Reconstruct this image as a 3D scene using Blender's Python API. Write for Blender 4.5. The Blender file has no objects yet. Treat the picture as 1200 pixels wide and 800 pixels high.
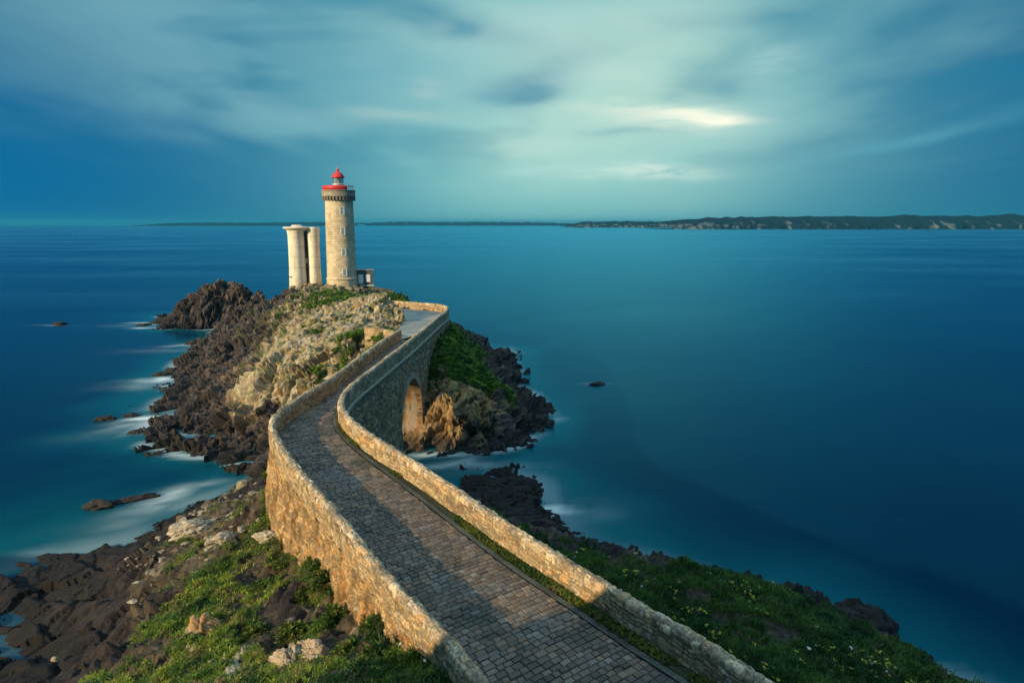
import bpy, math
import numpy as np
from mathutils import Vector
rng = np.random.default_rng(7)
scene = bpy.context.scene
col = scene.collection
R = math.radians

# ------------------------------------------------------------------ camera and survey
CAM_H = 24.0
PITCH = math.atan(138/800)
CP, SP = math.cos(PITCH), math.sin(PITCH)
cam_d = bpy.data.cameras.new('camera'); cam = bpy.data.objects.new('camera', cam_d); col.objects.link(cam)
cam.location = (0, 0, CAM_H); cam.rotation_euler = (math.pi/2 - PITCH, 0, 0)
cam_d.sensor_width = 36; cam_d.lens = 24; cam_d.clip_start = .5; cam_d.clip_end = 60000
scene.camera = cam

def S(px, py, z=None, d=None):
    """survey point: sight line through a photo pixel, stopped at height z or at distance d"""
    u = (px-600)/800; v = (py-400)/800
    dn = SP+v*CP; fw = CP-v*SP
    if d is None: d = (CAM_H-z)/dn
    return np.array([u*d, fw*d, CAM_H-dn*d])

# ------------------------------------------------------------------ noise
def _h(ix, iy, iz, seed):
    with np.errstate(over='ignore'):
        h = (ix.astype(np.uint32)*np.uint32(374761393) + iy.astype(np.uint32)*np.uint32(668265263)
             + iz.astype(np.uint32)*np.uint32(2147483647) + np.uint32(seed*1013904223 & 0xffffffff))
        h = (h ^ (h >> np.uint32(13)))*np.uint32(1274126177)
        h = (h ^ (h >> np.uint32(16)))*np.uint32(2246822519)
        return h ^ (h >> np.uint32(15))
def _r(h, k):
    with np.errstate(over='ignore'):
        g = (h + np.uint32(k*2654435769 & 0xffffffff))*np.uint32(2246822519)
        g = (g ^ (g >> np.uint32(15)))*np.uint32(3266489917)
        return ((g ^ (g >> np.uint32(16))) & np.uint32(0xffffff)).astype(np.float32)/16777216.0
def perlin(p, seed=0):
    p = np.asarray(p, np.float32)
    i = np.floor(p).astype(np.int64); f = p-i
    w = f*f*f*(f*(f*6-15)+10)
    out = 0
    for dx in (0, 1):
        for dy in (0, 1):
            for dz in (0, 1):
                h = _h(i[:,0]+dx, i[:,1]+dy, i[:,2]+dz, seed)
                g = (_r(h,1)*2-1)*(f[:,0]-dx)+(_r(h,2)*2-1)*(f[:,1]-dy)+(_r(h,3)*2-1)*(f[:,2]-dz)
                out = out + g*(w[:,0] if dx else 1-w[:,0])*(w[:,1] if dy else 1-w[:,1])*(w[:,2] if dz else 1-w[:,2])
    return out*1.5
def fbm(p, octs=4, seed=0, gain=.5):
    p = np.asarray(p, np.float32)
    a, o = 1.0, 0
    for k in range(octs):
        o = o + a*perlin(p*(2.03**k)+k*17.3, seed+k); a *= gain
    return o
def facets(p, seed=0, tilt=1.0):
    """cracked blocks: per point the tilted face of its Voronoi cell, the gap to the next cell and the cell's random number"""
    p = np.asarray(p, np.float32)
    i = np.floor(p).astype(np.int64); n = len(p)
    f1 = np.full(n, 9e9, np.float32); f2 = f1.copy(); hh = np.zeros(n, np.float32); cid = hh.copy()
    for dx in (-1, 0, 1):
        for dy in (-1, 0, 1):
            for dz in (-1, 0, 1):
                a, b, c = i[:,0]+dx, i[:,1]+dy, i[:,2]+dz
                h = _h(a, b, c, seed)
                ex = p[:,0]-(a+_r(h,1)); ey = p[:,1]-(b+_r(h,2)); ez = p[:,2]-(c+_r(h,3))
                d = np.sqrt(ex*ex+ey*ey+ez*ez)
                near = d < f1
                f2 = np.where(near, f1, np.minimum(f2, d))
                val = 1.12*tilt*((_r(h,4)*2-1)*ex+(_r(h,5)*2-1)*ey+(_r(h,6)*2-1)*ez)+(_r(h,7)-.5)*.7
                hh = np.where(near, val, hh); cid = np.where(near, _r(h,8), cid); f1 = np.where(near, d, f1)
    return hh, f2-f1, cid
def sstep(a, b, x):
    t = np.clip((x-a)/(b-a), 0, 1); return t*t*(3-2*t)
def lerp(a, b, t): return a+(b-a)*t

# ------------------------------------------------------------------ mesh helpers
def make(name, verts, faces, m, parent=None, cols=None, smooth=True, attrs=None):
    verts = np.asarray(verts, np.float32).reshape(-1, 3)
    me = bpy.data.meshes.new(name)
    if isinstance(faces, np.ndarray):
        k = faces.shape[1]; nf = len(faces)
        me.vertices.add(len(verts)); me.vertices.foreach_set('co', verts.ravel())
        me.loops.add(nf*k); me.loops.foreach_set('vertex_index', faces.astype(np.int32).ravel())
        me.polygons.add(nf)
        me.polygons.foreach_set('loop_start', np.arange(0, nf*k, k, dtype=np.int32))
        me.update(calc_edges=True); me.validate()
    else:
        me.from_pydata(verts.tolist(), [], faces); me.update()
    me.polygons.foreach_set('use_smooth', np.full(len(me.polygons), smooth))
    if cols is not None:
        a = me.color_attributes.new('Col', 'FLOAT_COLOR', 'POINT')
        a.data.foreach_set('color', np.concatenate([np.clip(cols, 0, 1), np.ones((len(verts), 1))], 1).astype(np.float32).ravel())
    for k, v in (attrs or {}).items():
        a = me.attributes.new(k, 'FLOAT', 'POINT'); a.data.foreach_set('value', np.asarray(v, np.float32))
    if m: me.materials.append(m)
    o = bpy.data.objects.new(name, me); col.objects.link(o)
    if parent is not None: o.parent = parent
    return o
def thing(name, label, cat, loc=(0,0,0), rz=0, group=None):
    o = bpy.data.objects.new(name, None); col.objects.link(o); o.empty_display_size = .3
    o.location = [float(c) for c in loc]; o.rotation_euler = (0, 0, rz)
    o['label'] = label; o['category'] = cat
    if group: o['group'] = group
    return o
def tag(o, label, cat, group=None):
    o['label'] = label; o['category'] = cat
    if group: o['group'] = group
    return o
def kind(o, k): o['kind'] = k; return o
def grid_faces(nu, nv, wrap=False):
    i = np.arange(nu if wrap else nu-1)[:,None]; j = np.arange(nv-1)[None,:]
    i2 = (i+1) % nu
    return np.stack([i*nv+j, i2*nv+j, i2*nv+j+1, i*nv+j+1], -1).reshape(-1, 4)
def boxes(bs, bev=0.0):
    """list of (cx,cy,cz, sx,sy,sz[, rz]) -> verts, faces"""
    V, F = [], []
    for b in bs:
        cx, cy, cz, sx, sy, sz = b[:6]; a = b[6] if len(b) > 6 else 0
        n = len(V); ca, sa = math.cos(a), math.sin(a)
        for z in (-.5, .5):
            for x, y in ((-.5,-.5),(.5,-.5),(.5,.5),(-.5,.5)):
                X, Y = x*sx, y*sy
                V.append((cx+X*ca-Y*sa, cy+X*sa+Y*ca, cz+z*sz))
        F += [[n,n+3,n+2,n+1],[n+4,n+5,n+6,n+7],[n,n+1,n+5,n+4],[n+1,n+2,n+6,n+5],[n+2,n+3,n+7,n+6],[n+3,n,n+4,n+7]]
    return V, F
def box_obj(name, bs, m, parent=None, bev=.02):
    V, F = boxes(bs); o = make(name, V, F, m, parent, smooth=False)
    if bev:
        md = o.modifiers.new('bevel', 'BEVEL'); md.width = bev; md.segments = 2
    return o
def lathe(prof, n=48, a0=0, a1=2*math.pi, sx=1, sy=1, cap=True):
    """profile [(r,z)] turned round z -> verts, faces"""
    full = abs(a1-a0-2*math.pi) < 1e-6
    A = np.linspace(a0, a1, n, endpoint=not full)
    pr = np.array(prof)
    V = np.stack([np.cos(A)[:,None]*pr[None,:,0]*sx, np.sin(A)[:,None]*pr[None,:,0]*sy, np.repeat(pr[None,:,1], n, 0)], -1).reshape(-1, 3)
    return V, grid_faces(n, len(pr), full)

# ------------------------------------------------------------------ materials
def mat(name): 
    m = bpy.data.materials.new(name); m.use_nodes = True
    nt = m.node_tree; b = nt.nodes['Principled BSDF']
    return m, nt, nt.nodes, nt.links, b
def noise_node(N, L, scale, detail=6, rough=.6, vec=None):
    n = N.new('ShaderNodeTexNoise'); n.inputs['Scale'].default_value = scale
    n.inputs['Detail'].default_value = detail; n.inputs['Roughness'].default_value = rough
    if vec is None:
        g = N.new('ShaderNodeTexCoord'); vec = g.outputs['Object']
    L.new(vec, n.inputs['Vector']); return n
def ramp(N, L, src, stops):
    r = N.new('ShaderNodeValToRGB'); e = r.color_ramp.elements
    while len(e) < len(stops): e.new(.5)
    for q, (p, c) in zip(e, stops): q.position = p; q.color = (*c, 1)
    L.new(src, r.inputs['Fac']); return r
def mixc(N, L, a, b, fac=1.0, mode='MULTIPLY'):
    m = N.new('ShaderNodeMix'); m.data_type = 'RGBA'; m.blend_type = mode
    for s, v in ((m.inputs[6], a), (m.inputs[7], b), (m.inputs[0], fac)):
        if hasattr(v, 'links') or hasattr(v, 'is_linked'): L.new(v, s)
        elif isinstance(v, (int, float)): s.default_value = v
        else: s.default_value = (*v, 1)
    return m.outputs[2]
def bump(N, L, h, b, strength=.5, dist=.05):
    n = N.new('ShaderNodeBump'); n.inputs['Strength'].default_value = strength; n.inputs['Distance'].default_value = dist
    L.new(h, n.inputs['Height']); L.new(n.outputs[0], b.inputs['Normal'])
def attr_mat(name, rough=.85, spec=.3, vary=(.72, 1.25), sc=9, bs=.5, bd=.04, bsc=14):
    """surface whose colour is carried by the mesh, broken up by fine noise"""
    m, nt, N, L, b = mat(name)
    a = N.new('ShaderNodeAttribute'); a.attribute_name = 'Col'
    n = noise_node(N, L, sc, 8, .65)
    r = ramp(N, L, n.outputs['Fac'], [(.3, (vary[0],)*3), (.7, (vary[1],)*3)])
    L.new(mixc(N, L, a.outputs['Color'], r.outputs['Color']), b.inputs['Base Color'])
    b.inputs['Roughness'].default_value = rough; b.inputs['Specular IOR Level'].default_value = spec
    if bs:
        n2 = noise_node(N, L, bsc, 10, .68)
        bump(N, L, n2.outputs['Fac'], b, bs, bd)
    return m
def flat_mat(name, c, rough=.6, spec=.4, vary=.12, sc=3, metal=0, bs=.15):
    m, nt, N, L, b = mat(name)
    n = noise_node(N, L, sc, 6, .6)
    r = ramp(N, L, n.outputs['Fac'], [(.3, tuple(max(0, x*(1-vary)) for x in c)), (.7, tuple(min(1, x*(1+vary)) for x in c))])
    L.new(r.outputs['Color'], b.inputs['Base Color'])
    b.inputs['Roughness'].default_value = rough; b.inputs['Specular IOR Level'].default_value = spec; b.inputs['Metallic'].default_value = metal
    if bs: bump(N, L, n.outputs['Fac'], b, bs, .03)
    return m
M_ROCK = attr_mat('weathered_rock', .85, .3, (.6, 1.35), 3.0, .9, .12, 5)
M_STONE = attr_mat('wall_stone', .9, .2, (.45, 1.5), 11, .9, .04, 18)
M_SETT = attr_mat('paving_setts', .62, .45, (.75, 1.25), 16, .5, .012, 30)
M_ASHLAR = attr_mat('lighthouse_stone', .85, .2, (.85, 1.15), 4, .3, .02, 12)
def leaf_mat():
    m, nt, N, L, b = mat('leaf_green')
    a = N.new('ShaderNodeAttribute'); a.attribute_name = 'Col'
    L.new(a.outputs['Color'], b.inputs['Base Color'])
    b.inputs['Roughness'].default_value = .55; b.inputs['Specular IOR Level'].default_value = .25
    t = N.new('ShaderNodeBsdfTranslucent'); L.new(a.outputs['Color'], t.inputs['Color'])
    mx = N.new('ShaderNodeMixShader'); mx.inputs[0].default_value = .3
    L.new(b.outputs[0], mx.inputs[1]); L.new(t.outputs[0], mx.inputs[2])
    L.new(mx.outputs[0], N['Material Output'].inputs['Surface'])
    return m
M_LEAF = leaf_mat()
M_RED = flat_mat('red_paint', (.58, .03, .032), .5, .4, .32, 1.6)
M_WHITE = flat_mat('white_paint', (.78, .76, .70), .55, .4, .06)
M_CONC = flat_mat('pale_concrete', (.80,.69,.52), .85, .2, .14, .9)
M_CONCD = flat_mat('dark_concrete', (.12, .115, .11), .85, .2, .3, 1.2)  # dark tone for the recess wall between the shafts
M_DARK = flat_mat('dark_opening', (.02, .022, .025), .3, .5, .2)
M_HUT = flat_mat('dark_render', (.10, .12, .12), .8, .2, .2)
M_METAL = flat_mat('grey_metal', (.22, .23, .23), .4, .5, .1, 5, .6)
def glass_mat():
    m, nt, N, L, b = mat('window_glass')
    n = noise_node(N, L, 1.5, 2)
    r = ramp(N, L, n.outputs['Fac'], [(.3, (.22, .30, .33)), (.7, (.34, .42, .44))])
    L.new(r.outputs['Color'], b.inputs['Base Color']); b.inputs['Roughness'].default_value = .12; b.inputs['Specular IOR Level'].default_value = .7
    return m
M_GLASS = glass_mat()

# ------------------------------------------------------------------ the causeway's two wall lines
KY = [0, 15, 25, 35, 45, 60, 75, 95, 112, 130]
KZ = [10.9, 11.0, 11.1, 11.5, 12.0, 12.4, 12.3, 11.9, 11.7, 11.7]
def ztop(y): return np.interp(y, KY, KZ)
def S_top(px, py):
    z = 11.5
    for _ in range(30): p = S(px, py, z); z = float(ztop(p[1]))
    return p
RIGHT_PX = [(1010,868),(905,800),(830,752),(760,712),(700,676),(640,640),(580,602),(520,562),(470,530),(430,505),(408,487),(400,474),(402,462),(412,450),(435,432),(460,413),(490,390),(513,371),(523,363),(523,358.5),(514,356.2),(500,355),(478,353.4),(455,351.5)]
LEFT_PX = [(640,890),(560,790),(520,740),(470,690),(430,645),(390,595),(360,560),(335,530),(323,510),(319,495),(326,482),(345,468),(380,447),(420,418),(450,397),(468,386)]
def spline(P, step):
    P = np.asarray(P)[:, :2]
    Q = np.concatenate([[2*P[0]-P[1]], P, [2*P[-1]-P[-2]]])
    out = []
    for i in range(1, len(Q)-2):
        p0, p1, p2, p3 = Q[i-1:i+3]
        t = np.linspace(0, 1, 40, endpoint=False)[:,None]
        t0 = 0; k = lambda a, b: max(np.linalg.norm(b-a)**.5, 1e-4)
        t1 = k(p0,p1); t2 = t1+k(p1,p2); t3 = t2+k(p2,p3); tt = t1+(t2-t1)*t
        A1 = (t1-tt)/t1*p0+tt/t1*p1; A2 = (t2-tt)/(t2-t1)*p1+(tt-t1)/(t2-t1)*p2; A3 = (t3-tt)/(t3-t2)*p2+(tt-t2)/(t3-t2)*p3
        B1 = (t2-tt)/t2*A1+tt/t2*A2; B2 = (t3-tt)/(t3-t1)*A2+(tt-t1)/(t3-t1)*A3
        out.append((t2-tt)/(t2-t1)*B1+(tt-t1)/(t2-t1)*B2)
    C = np.concatenate(out+[P[-1:]])
    s = np.concatenate([[0], np.cumsum(np.hypot(*np.diff(C, axis=0).T))])
    n = int(s[-1]/step)+1
    q = np.linspace(0, s[-1], n)
    return np.stack([np.interp(q, s, C[:,0]), np.interp(q, s, C[:,1])], 1)
RL = spline([S_top(*p) for p in RIGHT_PX], .05)
LL = spline([S_top(*p) for p in LEFT_PX], .05)
def arclen(C): return np.concatenate([[0], np.cumsum(np.hypot(*np.diff(C, axis=0).T))])
def right_normal(C):
    t = np.gradient(C, axis=0); t /= np.linalg.norm(t, axis=1)[:,None]
    return np.stack([t[:,1], -t[:,0]], 1)          # to the right of travel
RN, LN = right_normal(RL), right_normal(LL)
RS, LS = arclen(RL), arclen(LL)
PAR_H = 1.15; TH = .40
# pair every station of the left wall with the right wall to lay the road
end_r = int(np.argmin(np.hypot(*(RL-S_top(505, 378)[:2]).T)))
st = LL[::4]
pi_ = np.array([np.argmin(np.hypot(*(RL[:end_r]-p).T)) for p in st])
pi_ = np.maximum.accumulate(pi_).astype(float)
kk = np.hanning(31); kk /= kk.sum()
pi_ = np.convolve(np.pad(pi_, 15, mode='edge'), kk, 'valid')
road_l = st+LN[::4]*TH*.5
ri = np.clip(pi_.round().astype(int), 0, len(RL)-1)
road_r = RL[ri]-RN[ri]*TH*.5
mid = (road_l+road_r)/2
road_z = ztop(mid[:,1])-PAR_H
ms = arclen(mid)

# ------------------------------------------------------------------ ground heights from surveyed points
# px, py, z or None, d or None, pale rock 0..1, plants 0..1
G = []
def g(px, py, z=None, d=None, pale=0., veg=0.): 
    p = S(px, py, z, d); G.append((*p, pale, veg))
def w(x, y, z, pale=0., veg=0.): G.append((x, y, z, pale, veg))
# island: waterline on the left
for a in [(235,402),(222,416),(203,436),(188,455),(198,470),(190,486),(165,497),(185,503),(215,510),(250,514),(275,520),(300,535),(313,545)]: g(*a, z=-.1)
for px, py, z in [(178,498,1.2),(190,499,1.6),(200,486,1.6),(202,458,1.4),(210,440,1.6),(228,506,1.8),(205,502,1.4),(225,418,1.2),(240,404,1.2),(255,512,1.6),(280,518,2.0)]: g(px, py, z=z)
for px, py, z in [(3,676,1.0),(40,664,1.1),(75,656,1.2),(112,648,1.3),(15,684,.9)]: g(px, py, z=z)
# island: dark lower slope
for px, py, d in [(330,345,135),(318,355,135),(305,365,132),(290,378,128),(270,390,125),(252,402,121),(270,440,101),(240,440,104),(270,480,84.5),(230,480,86),(300,420,108),(300,397,115),(250,420,112),(320,480,75.5),(320,510,69.5),(300,500,75),(215,455,98),(345,480,70),(340,500,66)]: g(px, py, d=d)
# brown upper slope
for px, py, d, vg in [(340,336,138,.3),(360,360,118,.35),(345,380,109,.3),(330,375,116,.2),(385,345,125,.55),(400,348,122,.6),(345,350,127,.3),(365,345,128,.5)]: g(px, py, d=d, pale=.58, veg=vg)
# tops under the buildings
for px, py, d in [(398,336,140),(360,333,138),(345,334,139),(420,337,138),(440,340,137)]: g(px, py, d=d, pale=.6, veg=.2)
w(-40,150,9.5,.5,.2); w(-28,146,8.5,.3,.3); w(-52,146,6,.2); w(-40,160,3,.1); w(-58,150,0); w(-22,150,2); w(-40,168,-3); w(-62,160,-4); w(-15,160,-4)
# pale outcrop left of the bridge
for px, py, d in [(300,428,80),(303,460,77),(330,466,76),(345,462,75),(330,400,84),(355,385,87),(380,370,92),(405,354,95),(425,345,96),(446,347,96),(454,356,95),(360,440,76),(340,430,78),(380,410,80),(365,405,82),(400,385,86),(420,372,90),(445,368,93)]: g(px, py, d=d, pale=1, veg=.12)
for px, py, d, vg in [(390,428,78,.5),(410,408,78,.5),(425,398,74,.75),(440,398,75.5,.85),(445,390,77,.6),(375,445,76,.35),(365,392,86,.55),(410,395,80,.45)]: g(px, py, d=d, pale=.9, veg=vg)
w(-21.5,103,12.6,.8,.2); w(-24.5,109,12.6,.6,.4); w(-28,114,11.0,.5,.4); w(-20.5,113,10.6,.4,.3)
g(447,394,d=77.6,pale=.7,veg=.9); g(434,391,d=78.3,pale=.7,veg=.8); g(432,349,d=127,pale=.3,veg=.2); g(442,351,d=124,pale=.3,veg=.4)
# terrace ground and its back
w(-12,98,10.3); w(-14,106,10.2); w(-18,109,10.2); w(-13,90,10.3); w(-15.5,103,10.3)
for px, py, d in [(462,346,119),(475,348,118),(450,343,124)]: g(px, py, d=d, pale=.25, veg=.55)
w(-8,118,5,.1,.4); w(-12,126,3,.1,.3); w(-20,132,6,.1,.4); w(-6,126,-.5); w(-14,142,-2)
# right of the bridge: grass slope, cliff, dark skerries
for px, py, d, vg in [(530,386,98.5,1),(545,402,97,1),(520,420,82,1),(540,440,79,1),(560,430,84,1),(562,450,79.5,1),(583,452,81,.9),(510,440,76,.9),(525,405,89,1),(555,410,95,1)]: g(px, py, d=d, pale=.35, veg=vg)
for px, py, d in [(513,453,77),(535,458,76.2),(560,464,75.8),(580,466,77)]: g(px, py, d=d, pale=.95)
for px, py, d in [(511,497,74.2),(530,500,73.4),(560,500,73.6),(586,500,75.0)]: g(px, py, d=d, pale=.75)
for a in [(505,530),(530,534),(555,530),(578,528),(592,523),(612,516),(640,505),(656,492),(631,473),(628,462),(603,456),(610,441),(601,430),(600,424),(614,414),(600,408)]: g(*a, z=-.1)
for px, py, z in [(625,488,1.2),(605,490,2.6),(600,470,2.6),(590,500,2.2),(590,440,3.2),(575,415,4.6),(592,412,1.6),(560,396,4.4),(545,386,5),(580,430,4.4),(600,500,1.5),(620,470,1.0)]: g(px, py, z=z)
# rock under the arch, far side, and the channel
for px, py, d in [(497,515,72.5)]: g(px, py, d=d, pale=.8)
w(-13,76,1.6,.8); w(-17,76.5,2.4,.7); w(-11,73.4,1.2,.8); w(-14.5,73.5,.8,.5); w(-12.3,71,1.2,.5); w(-15,70,.6,.3); w(-11,68,-.6); w(-13,64,-1.8); w(-10.5,66,-1.5); w(-18,64,-1.5); w(-20,68,.3); w(-17,69,.6,.3); w(-16,72,2.0,.6); w(-18,62,-1.5); w(-8,63,-2); w(-22,60.5,-1); w(-12,56,-.5); w(-5,66,-2); w(-16,57,.5)
# near headland: shore on the left
for a in [(285,566),(255,578),(215,590),(190,608),(176,625),(150,630),(110,641),(80,644),(50,650),(20,660),(0,666)]: g(*a, z=-.1)
for px, py, z, pl in [(288,571,2.4,.6),(258,583,2.8,.15),(240,588,3.2,.4),(213,600,3.2,.5),(197,612,2.2,.15),(308,562,3.6,.3),(185,632,1.6,.05),(150,645,1.2,0),(235,608,1.6,0),(262,594,2.3,0)]: g(px, py, z=z, pale=pl)
for px, py, d, pl in [(20,685,44.8,0),(50,675,45.4,0),(130,700,41,0),(100,740,38,0),(60,790,35.8,0),(0,800,34.3,0),(40,745,39.5,0),(85,690,42.5,0),(30,700,43.2,0),(5,690,44.4,0),(165,680,40.5,.15),(140,750,34.6,.1),(0,745,40.3,0),(110,790,33,.1),(60,670,47,0),(100,665,46,0)]: g(px, py, d=d, pale=pl)
# near headland: turf above
for px, py, d, pl, vg in [(340,650,37,.3,1),(325,630,39.5,.4,.5),(300,700,33,.3,.7),(245,740,30.3,.3,.9),(350,775,25.8,.3,.8),(270,790,26.5,.4,.7),(200,790,27.6,.2,.8),(155,762,30.6,.3,.4),(188,702,34.6,.32,.3),(172,645,41,.36,.15),(222,627,43,.5,.35),(200,640,41.4,.55,.2),(280,602,45,.3,.45),(255,622,43,.5,.45),(295,585,49,.3,.4),(305,680,34.8,.25,.1),(320,715,30.9,.25,.1),(345,718,30.2,.25,.05),(385,706,29.6,.25,.1),(400,745,27.1,.25,.1),(425,768,25.3,.25,.15),(290,650,38,.3,.2),(270,632,41,.35,.3),(240,690,34.5,.3,1),(260,660,37.5,.3,.9),(300,660,36.8,.3,.35),(215,720,32.6,.3,1),(400,770,25,.3,.7),(330,720,30.6,.2,.25),(390,725,28.4,.3,.5),(460,790,22.4,.2,.8),(235,660,38,.5,.3)]: g(px, py, d=d, pale=pl, veg=vg)
for px, py, d in [(304,616,41),(375,690,31.2),(440,740,25.9),(520,800,21.4)]: g(px, py, d=d, pale=.3, veg=.8)
# unseen hill behind the camera, its shoulder raised to cast shade on the walls
w(-5,16,10.6,.3,1); w(-11,17,9.4,.3,.9); w(-17,18,7,.2,.7); w(-12.2,7.3,19.0,.3,.8); w(-13.8,6.2,19.6,.3,.8); w(-15.5,12.0,9.6,.3,.8); w(-8,9.0,14.2,.3,1); w(-26,20,3); w(-24,12,12,.3,.6); w(-38,22,.8); w(-48,35,-1); w(-40,5,2); w(-28,-6,9,.2,.4)
w(-12,3,19.6,.3,1); w(-18,0,20.5,.3,1); w(-24,-4,20.5,.3,1); w(-8,-5,19.5,.3,1); w(0,-4,18.5,.3,1); w(3,8,11.2,.3,1); w(8,5,11.2,.3,1); w(-4,-20,21,.3,1); w(-25,-20,19,.3,1); w(18,-15,13,.3,1)
# right slope
for px, py, d, vg in [(645,622,38.5,.1),(680,634,37.5,.05),(700,648,36,.15),(735,656,35.6,.2),(760,667,35,.55),(820,673,34.4,1),(880,692,33,1),(930,717,31,1),(862,722,29.3,.15),(905,742,28.0,.2),(835,700,31.5,.6),(970,746,29.4,1),(1040,777,28.3,1),(1100,803,27.4,.9),(800,720,28,1),(900,770,25,1),(1000,800,24.8,1),(700,640,38,.05),(670,640,34.5,.6),(850,720,29.5,.6)]: g(px, py, d=d, pale=.25, veg=vg)
w(5,25,9.2,.3,1); w(0.5,30,8.8,.3,1); w(-3.5,35.5,8.2,.3,1); w(9,19,9.4,.3,1); w(14,14,9.2,.3,1); w(22,12,7,.3,1); w(30,16,1.5); w(26,24,1.5); w(36,8,-1); w(34,24,-2.5)
for p in [(-7,41,6.5),(-9.3,45,5.5),(-11,50,3)]: w(*p, .3,.3)
# right shore below the slope, and the low skerry beyond it
for p in [(-2,50,1.4),(4,47,.8),(9,45.5,.5),(14,44,-.3),(19,40.5,-.4),(23,35,-.5),(-5,54,.9),(-8,58,-.2),(1,42.5,4),(7,40.5,3.6),(13,38,3.4),(18,34,3.2)]: w(*p)
for px, py, z in [(560,556,.75),(600,570,1.0),(635,580,.9),(590,590,1.3),(625,605,1.2),(645,625,1.8),(540,552,.5)]: g(px, py, z=z)
for a in [(650,573),(652,592),(600,553),(640,563)]: g(*a, z=-.3)
for p in [(8,57,-2.5),(4,70,-2.5),(16,52,-3),(30,44,-4),(12,85,-4),(12,105,-4),(8,125,-4),(-2,140,-4),(40,30,-5),(2,88,-1.2)]: w(*p)
for p in [(-30,66,-2),(-40,68,-3),(-32,61,-2),(-48,62,-3),(-55,78,-3.5),(-60,95,-3.5),(-68,110,-4),(-70,130,-4),(-60,60,-4),(-58,45,-3),(-26,63,-1.6)]: w(*p)
# under the roadway
for i in range(0, len(mid), 40):
    if mid[i,1] < 50 or mid[i,1] > 82: w(mid[i,0], mid[i,1], road_z[i]-(.8 if mid[i,1] < 40 or mid[i,1] > 90 else 2.5), .3, .2)
G = np.array(G)
def dist(A, B): return np.sqrt(((A[:,None,:]-B[None,:,:])**2).sum(-1))
GX = G[:,:2]
K = dist(GX, GX)
A_ = np.block([[-K + np.eye(len(G))*.35, np.ones((len(G),1))], [np.ones((1,len(G))), np.zeros((1,1))]])
W_ = np.linalg.solve(A_, np.concatenate([G[:,2], [0]]))
def ground(xy):
    out = np.empty(len(xy))
    for i in range(0, len(xy), 40000):
        q = xy[i:i+40000]; out[i:i+40000] = -dist(q, GX)@W_[:-1]+W_[-1]
    return out
def traits(xy):
    out = np.empty((len(xy), 2))
    for i in range(0, len(xy), 40000):
        k = 1/(dist(xy[i:i+40000], GX)**2+.6)**1.6
        out[i:i+40000] = k@G[:,3:5]/k.sum(1)[:,None]
    return out
def poly_dist(xy, C):
    d = np.full(len(xy), 1e9); idx = np.zeros(len(xy), int)
    for i in range(0, len(xy), 40000):
        k = dist(xy[i:i+40000], C); idx[i:i+40000] = k.argmin(1); d[i:i+40000] = k.min(1)
    return d, idx
TERR = np.array([S_top(*p)[:2] for p in [(468,386),(505,378),(515,370),(523,363),(523,358.5),(514,356.2),(500,355),(478,353.4),(455,351.5)]]+[np.array([-19.8,110.]), np.array([-16.2,101.]), np.array([-14.8,92.]), np.array([-14.2,84.])])
def in_poly(xy, P):
    x, y = xy[:,0], xy[:,1]; c = np.zeros(len(xy), bool); n = len(P)
    for i in range(n):
        a, b = P[i], P[i-1]
        c ^= ((a[1] > y) != (b[1] > y)) & (x < (b[0]-a[0])*(y-a[1])/(b[1]-a[1]+1e-12)+a[0])
    return c

ROT = np.array(__import__('mathutils').Euler((R(24), R(-20), R(35))).to_matrix())
def rock_relief(p, amp=1.0, slab=0.0):
    q = p@ROT.T
    q = q*np.array([1.05, .95, .50])
    wv = np.stack([fbm(q*.35, 3, 41), fbm(q*.35+9, 3, 42), fbm(q*.35+21, 3, 43)], 1)*.9
    q = q+wv
    a, ga, ia = facets(q/3.6, 1, 1.0); b, gb, ib = facets(q/1.5+5, 2, 1.0); c, gc, ic = facets(q/.62+9, 3, .9)
    crack = -.55*np.exp(-ga*9)-.28*np.exp(-gb*8)
    d, gd, id_ = facets(q/.30+3, 4, .9)
    k = 1-.72*slab
    return amp*(.95*a+.72*b*(1-.35*slab)+k*.38*c+k*.15*d+crack*(1-.3*slab)-k*.12*np.exp(-gc*7)+.12*fbm(q*1.7, 4, 50)), ia, ib, ic

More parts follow.
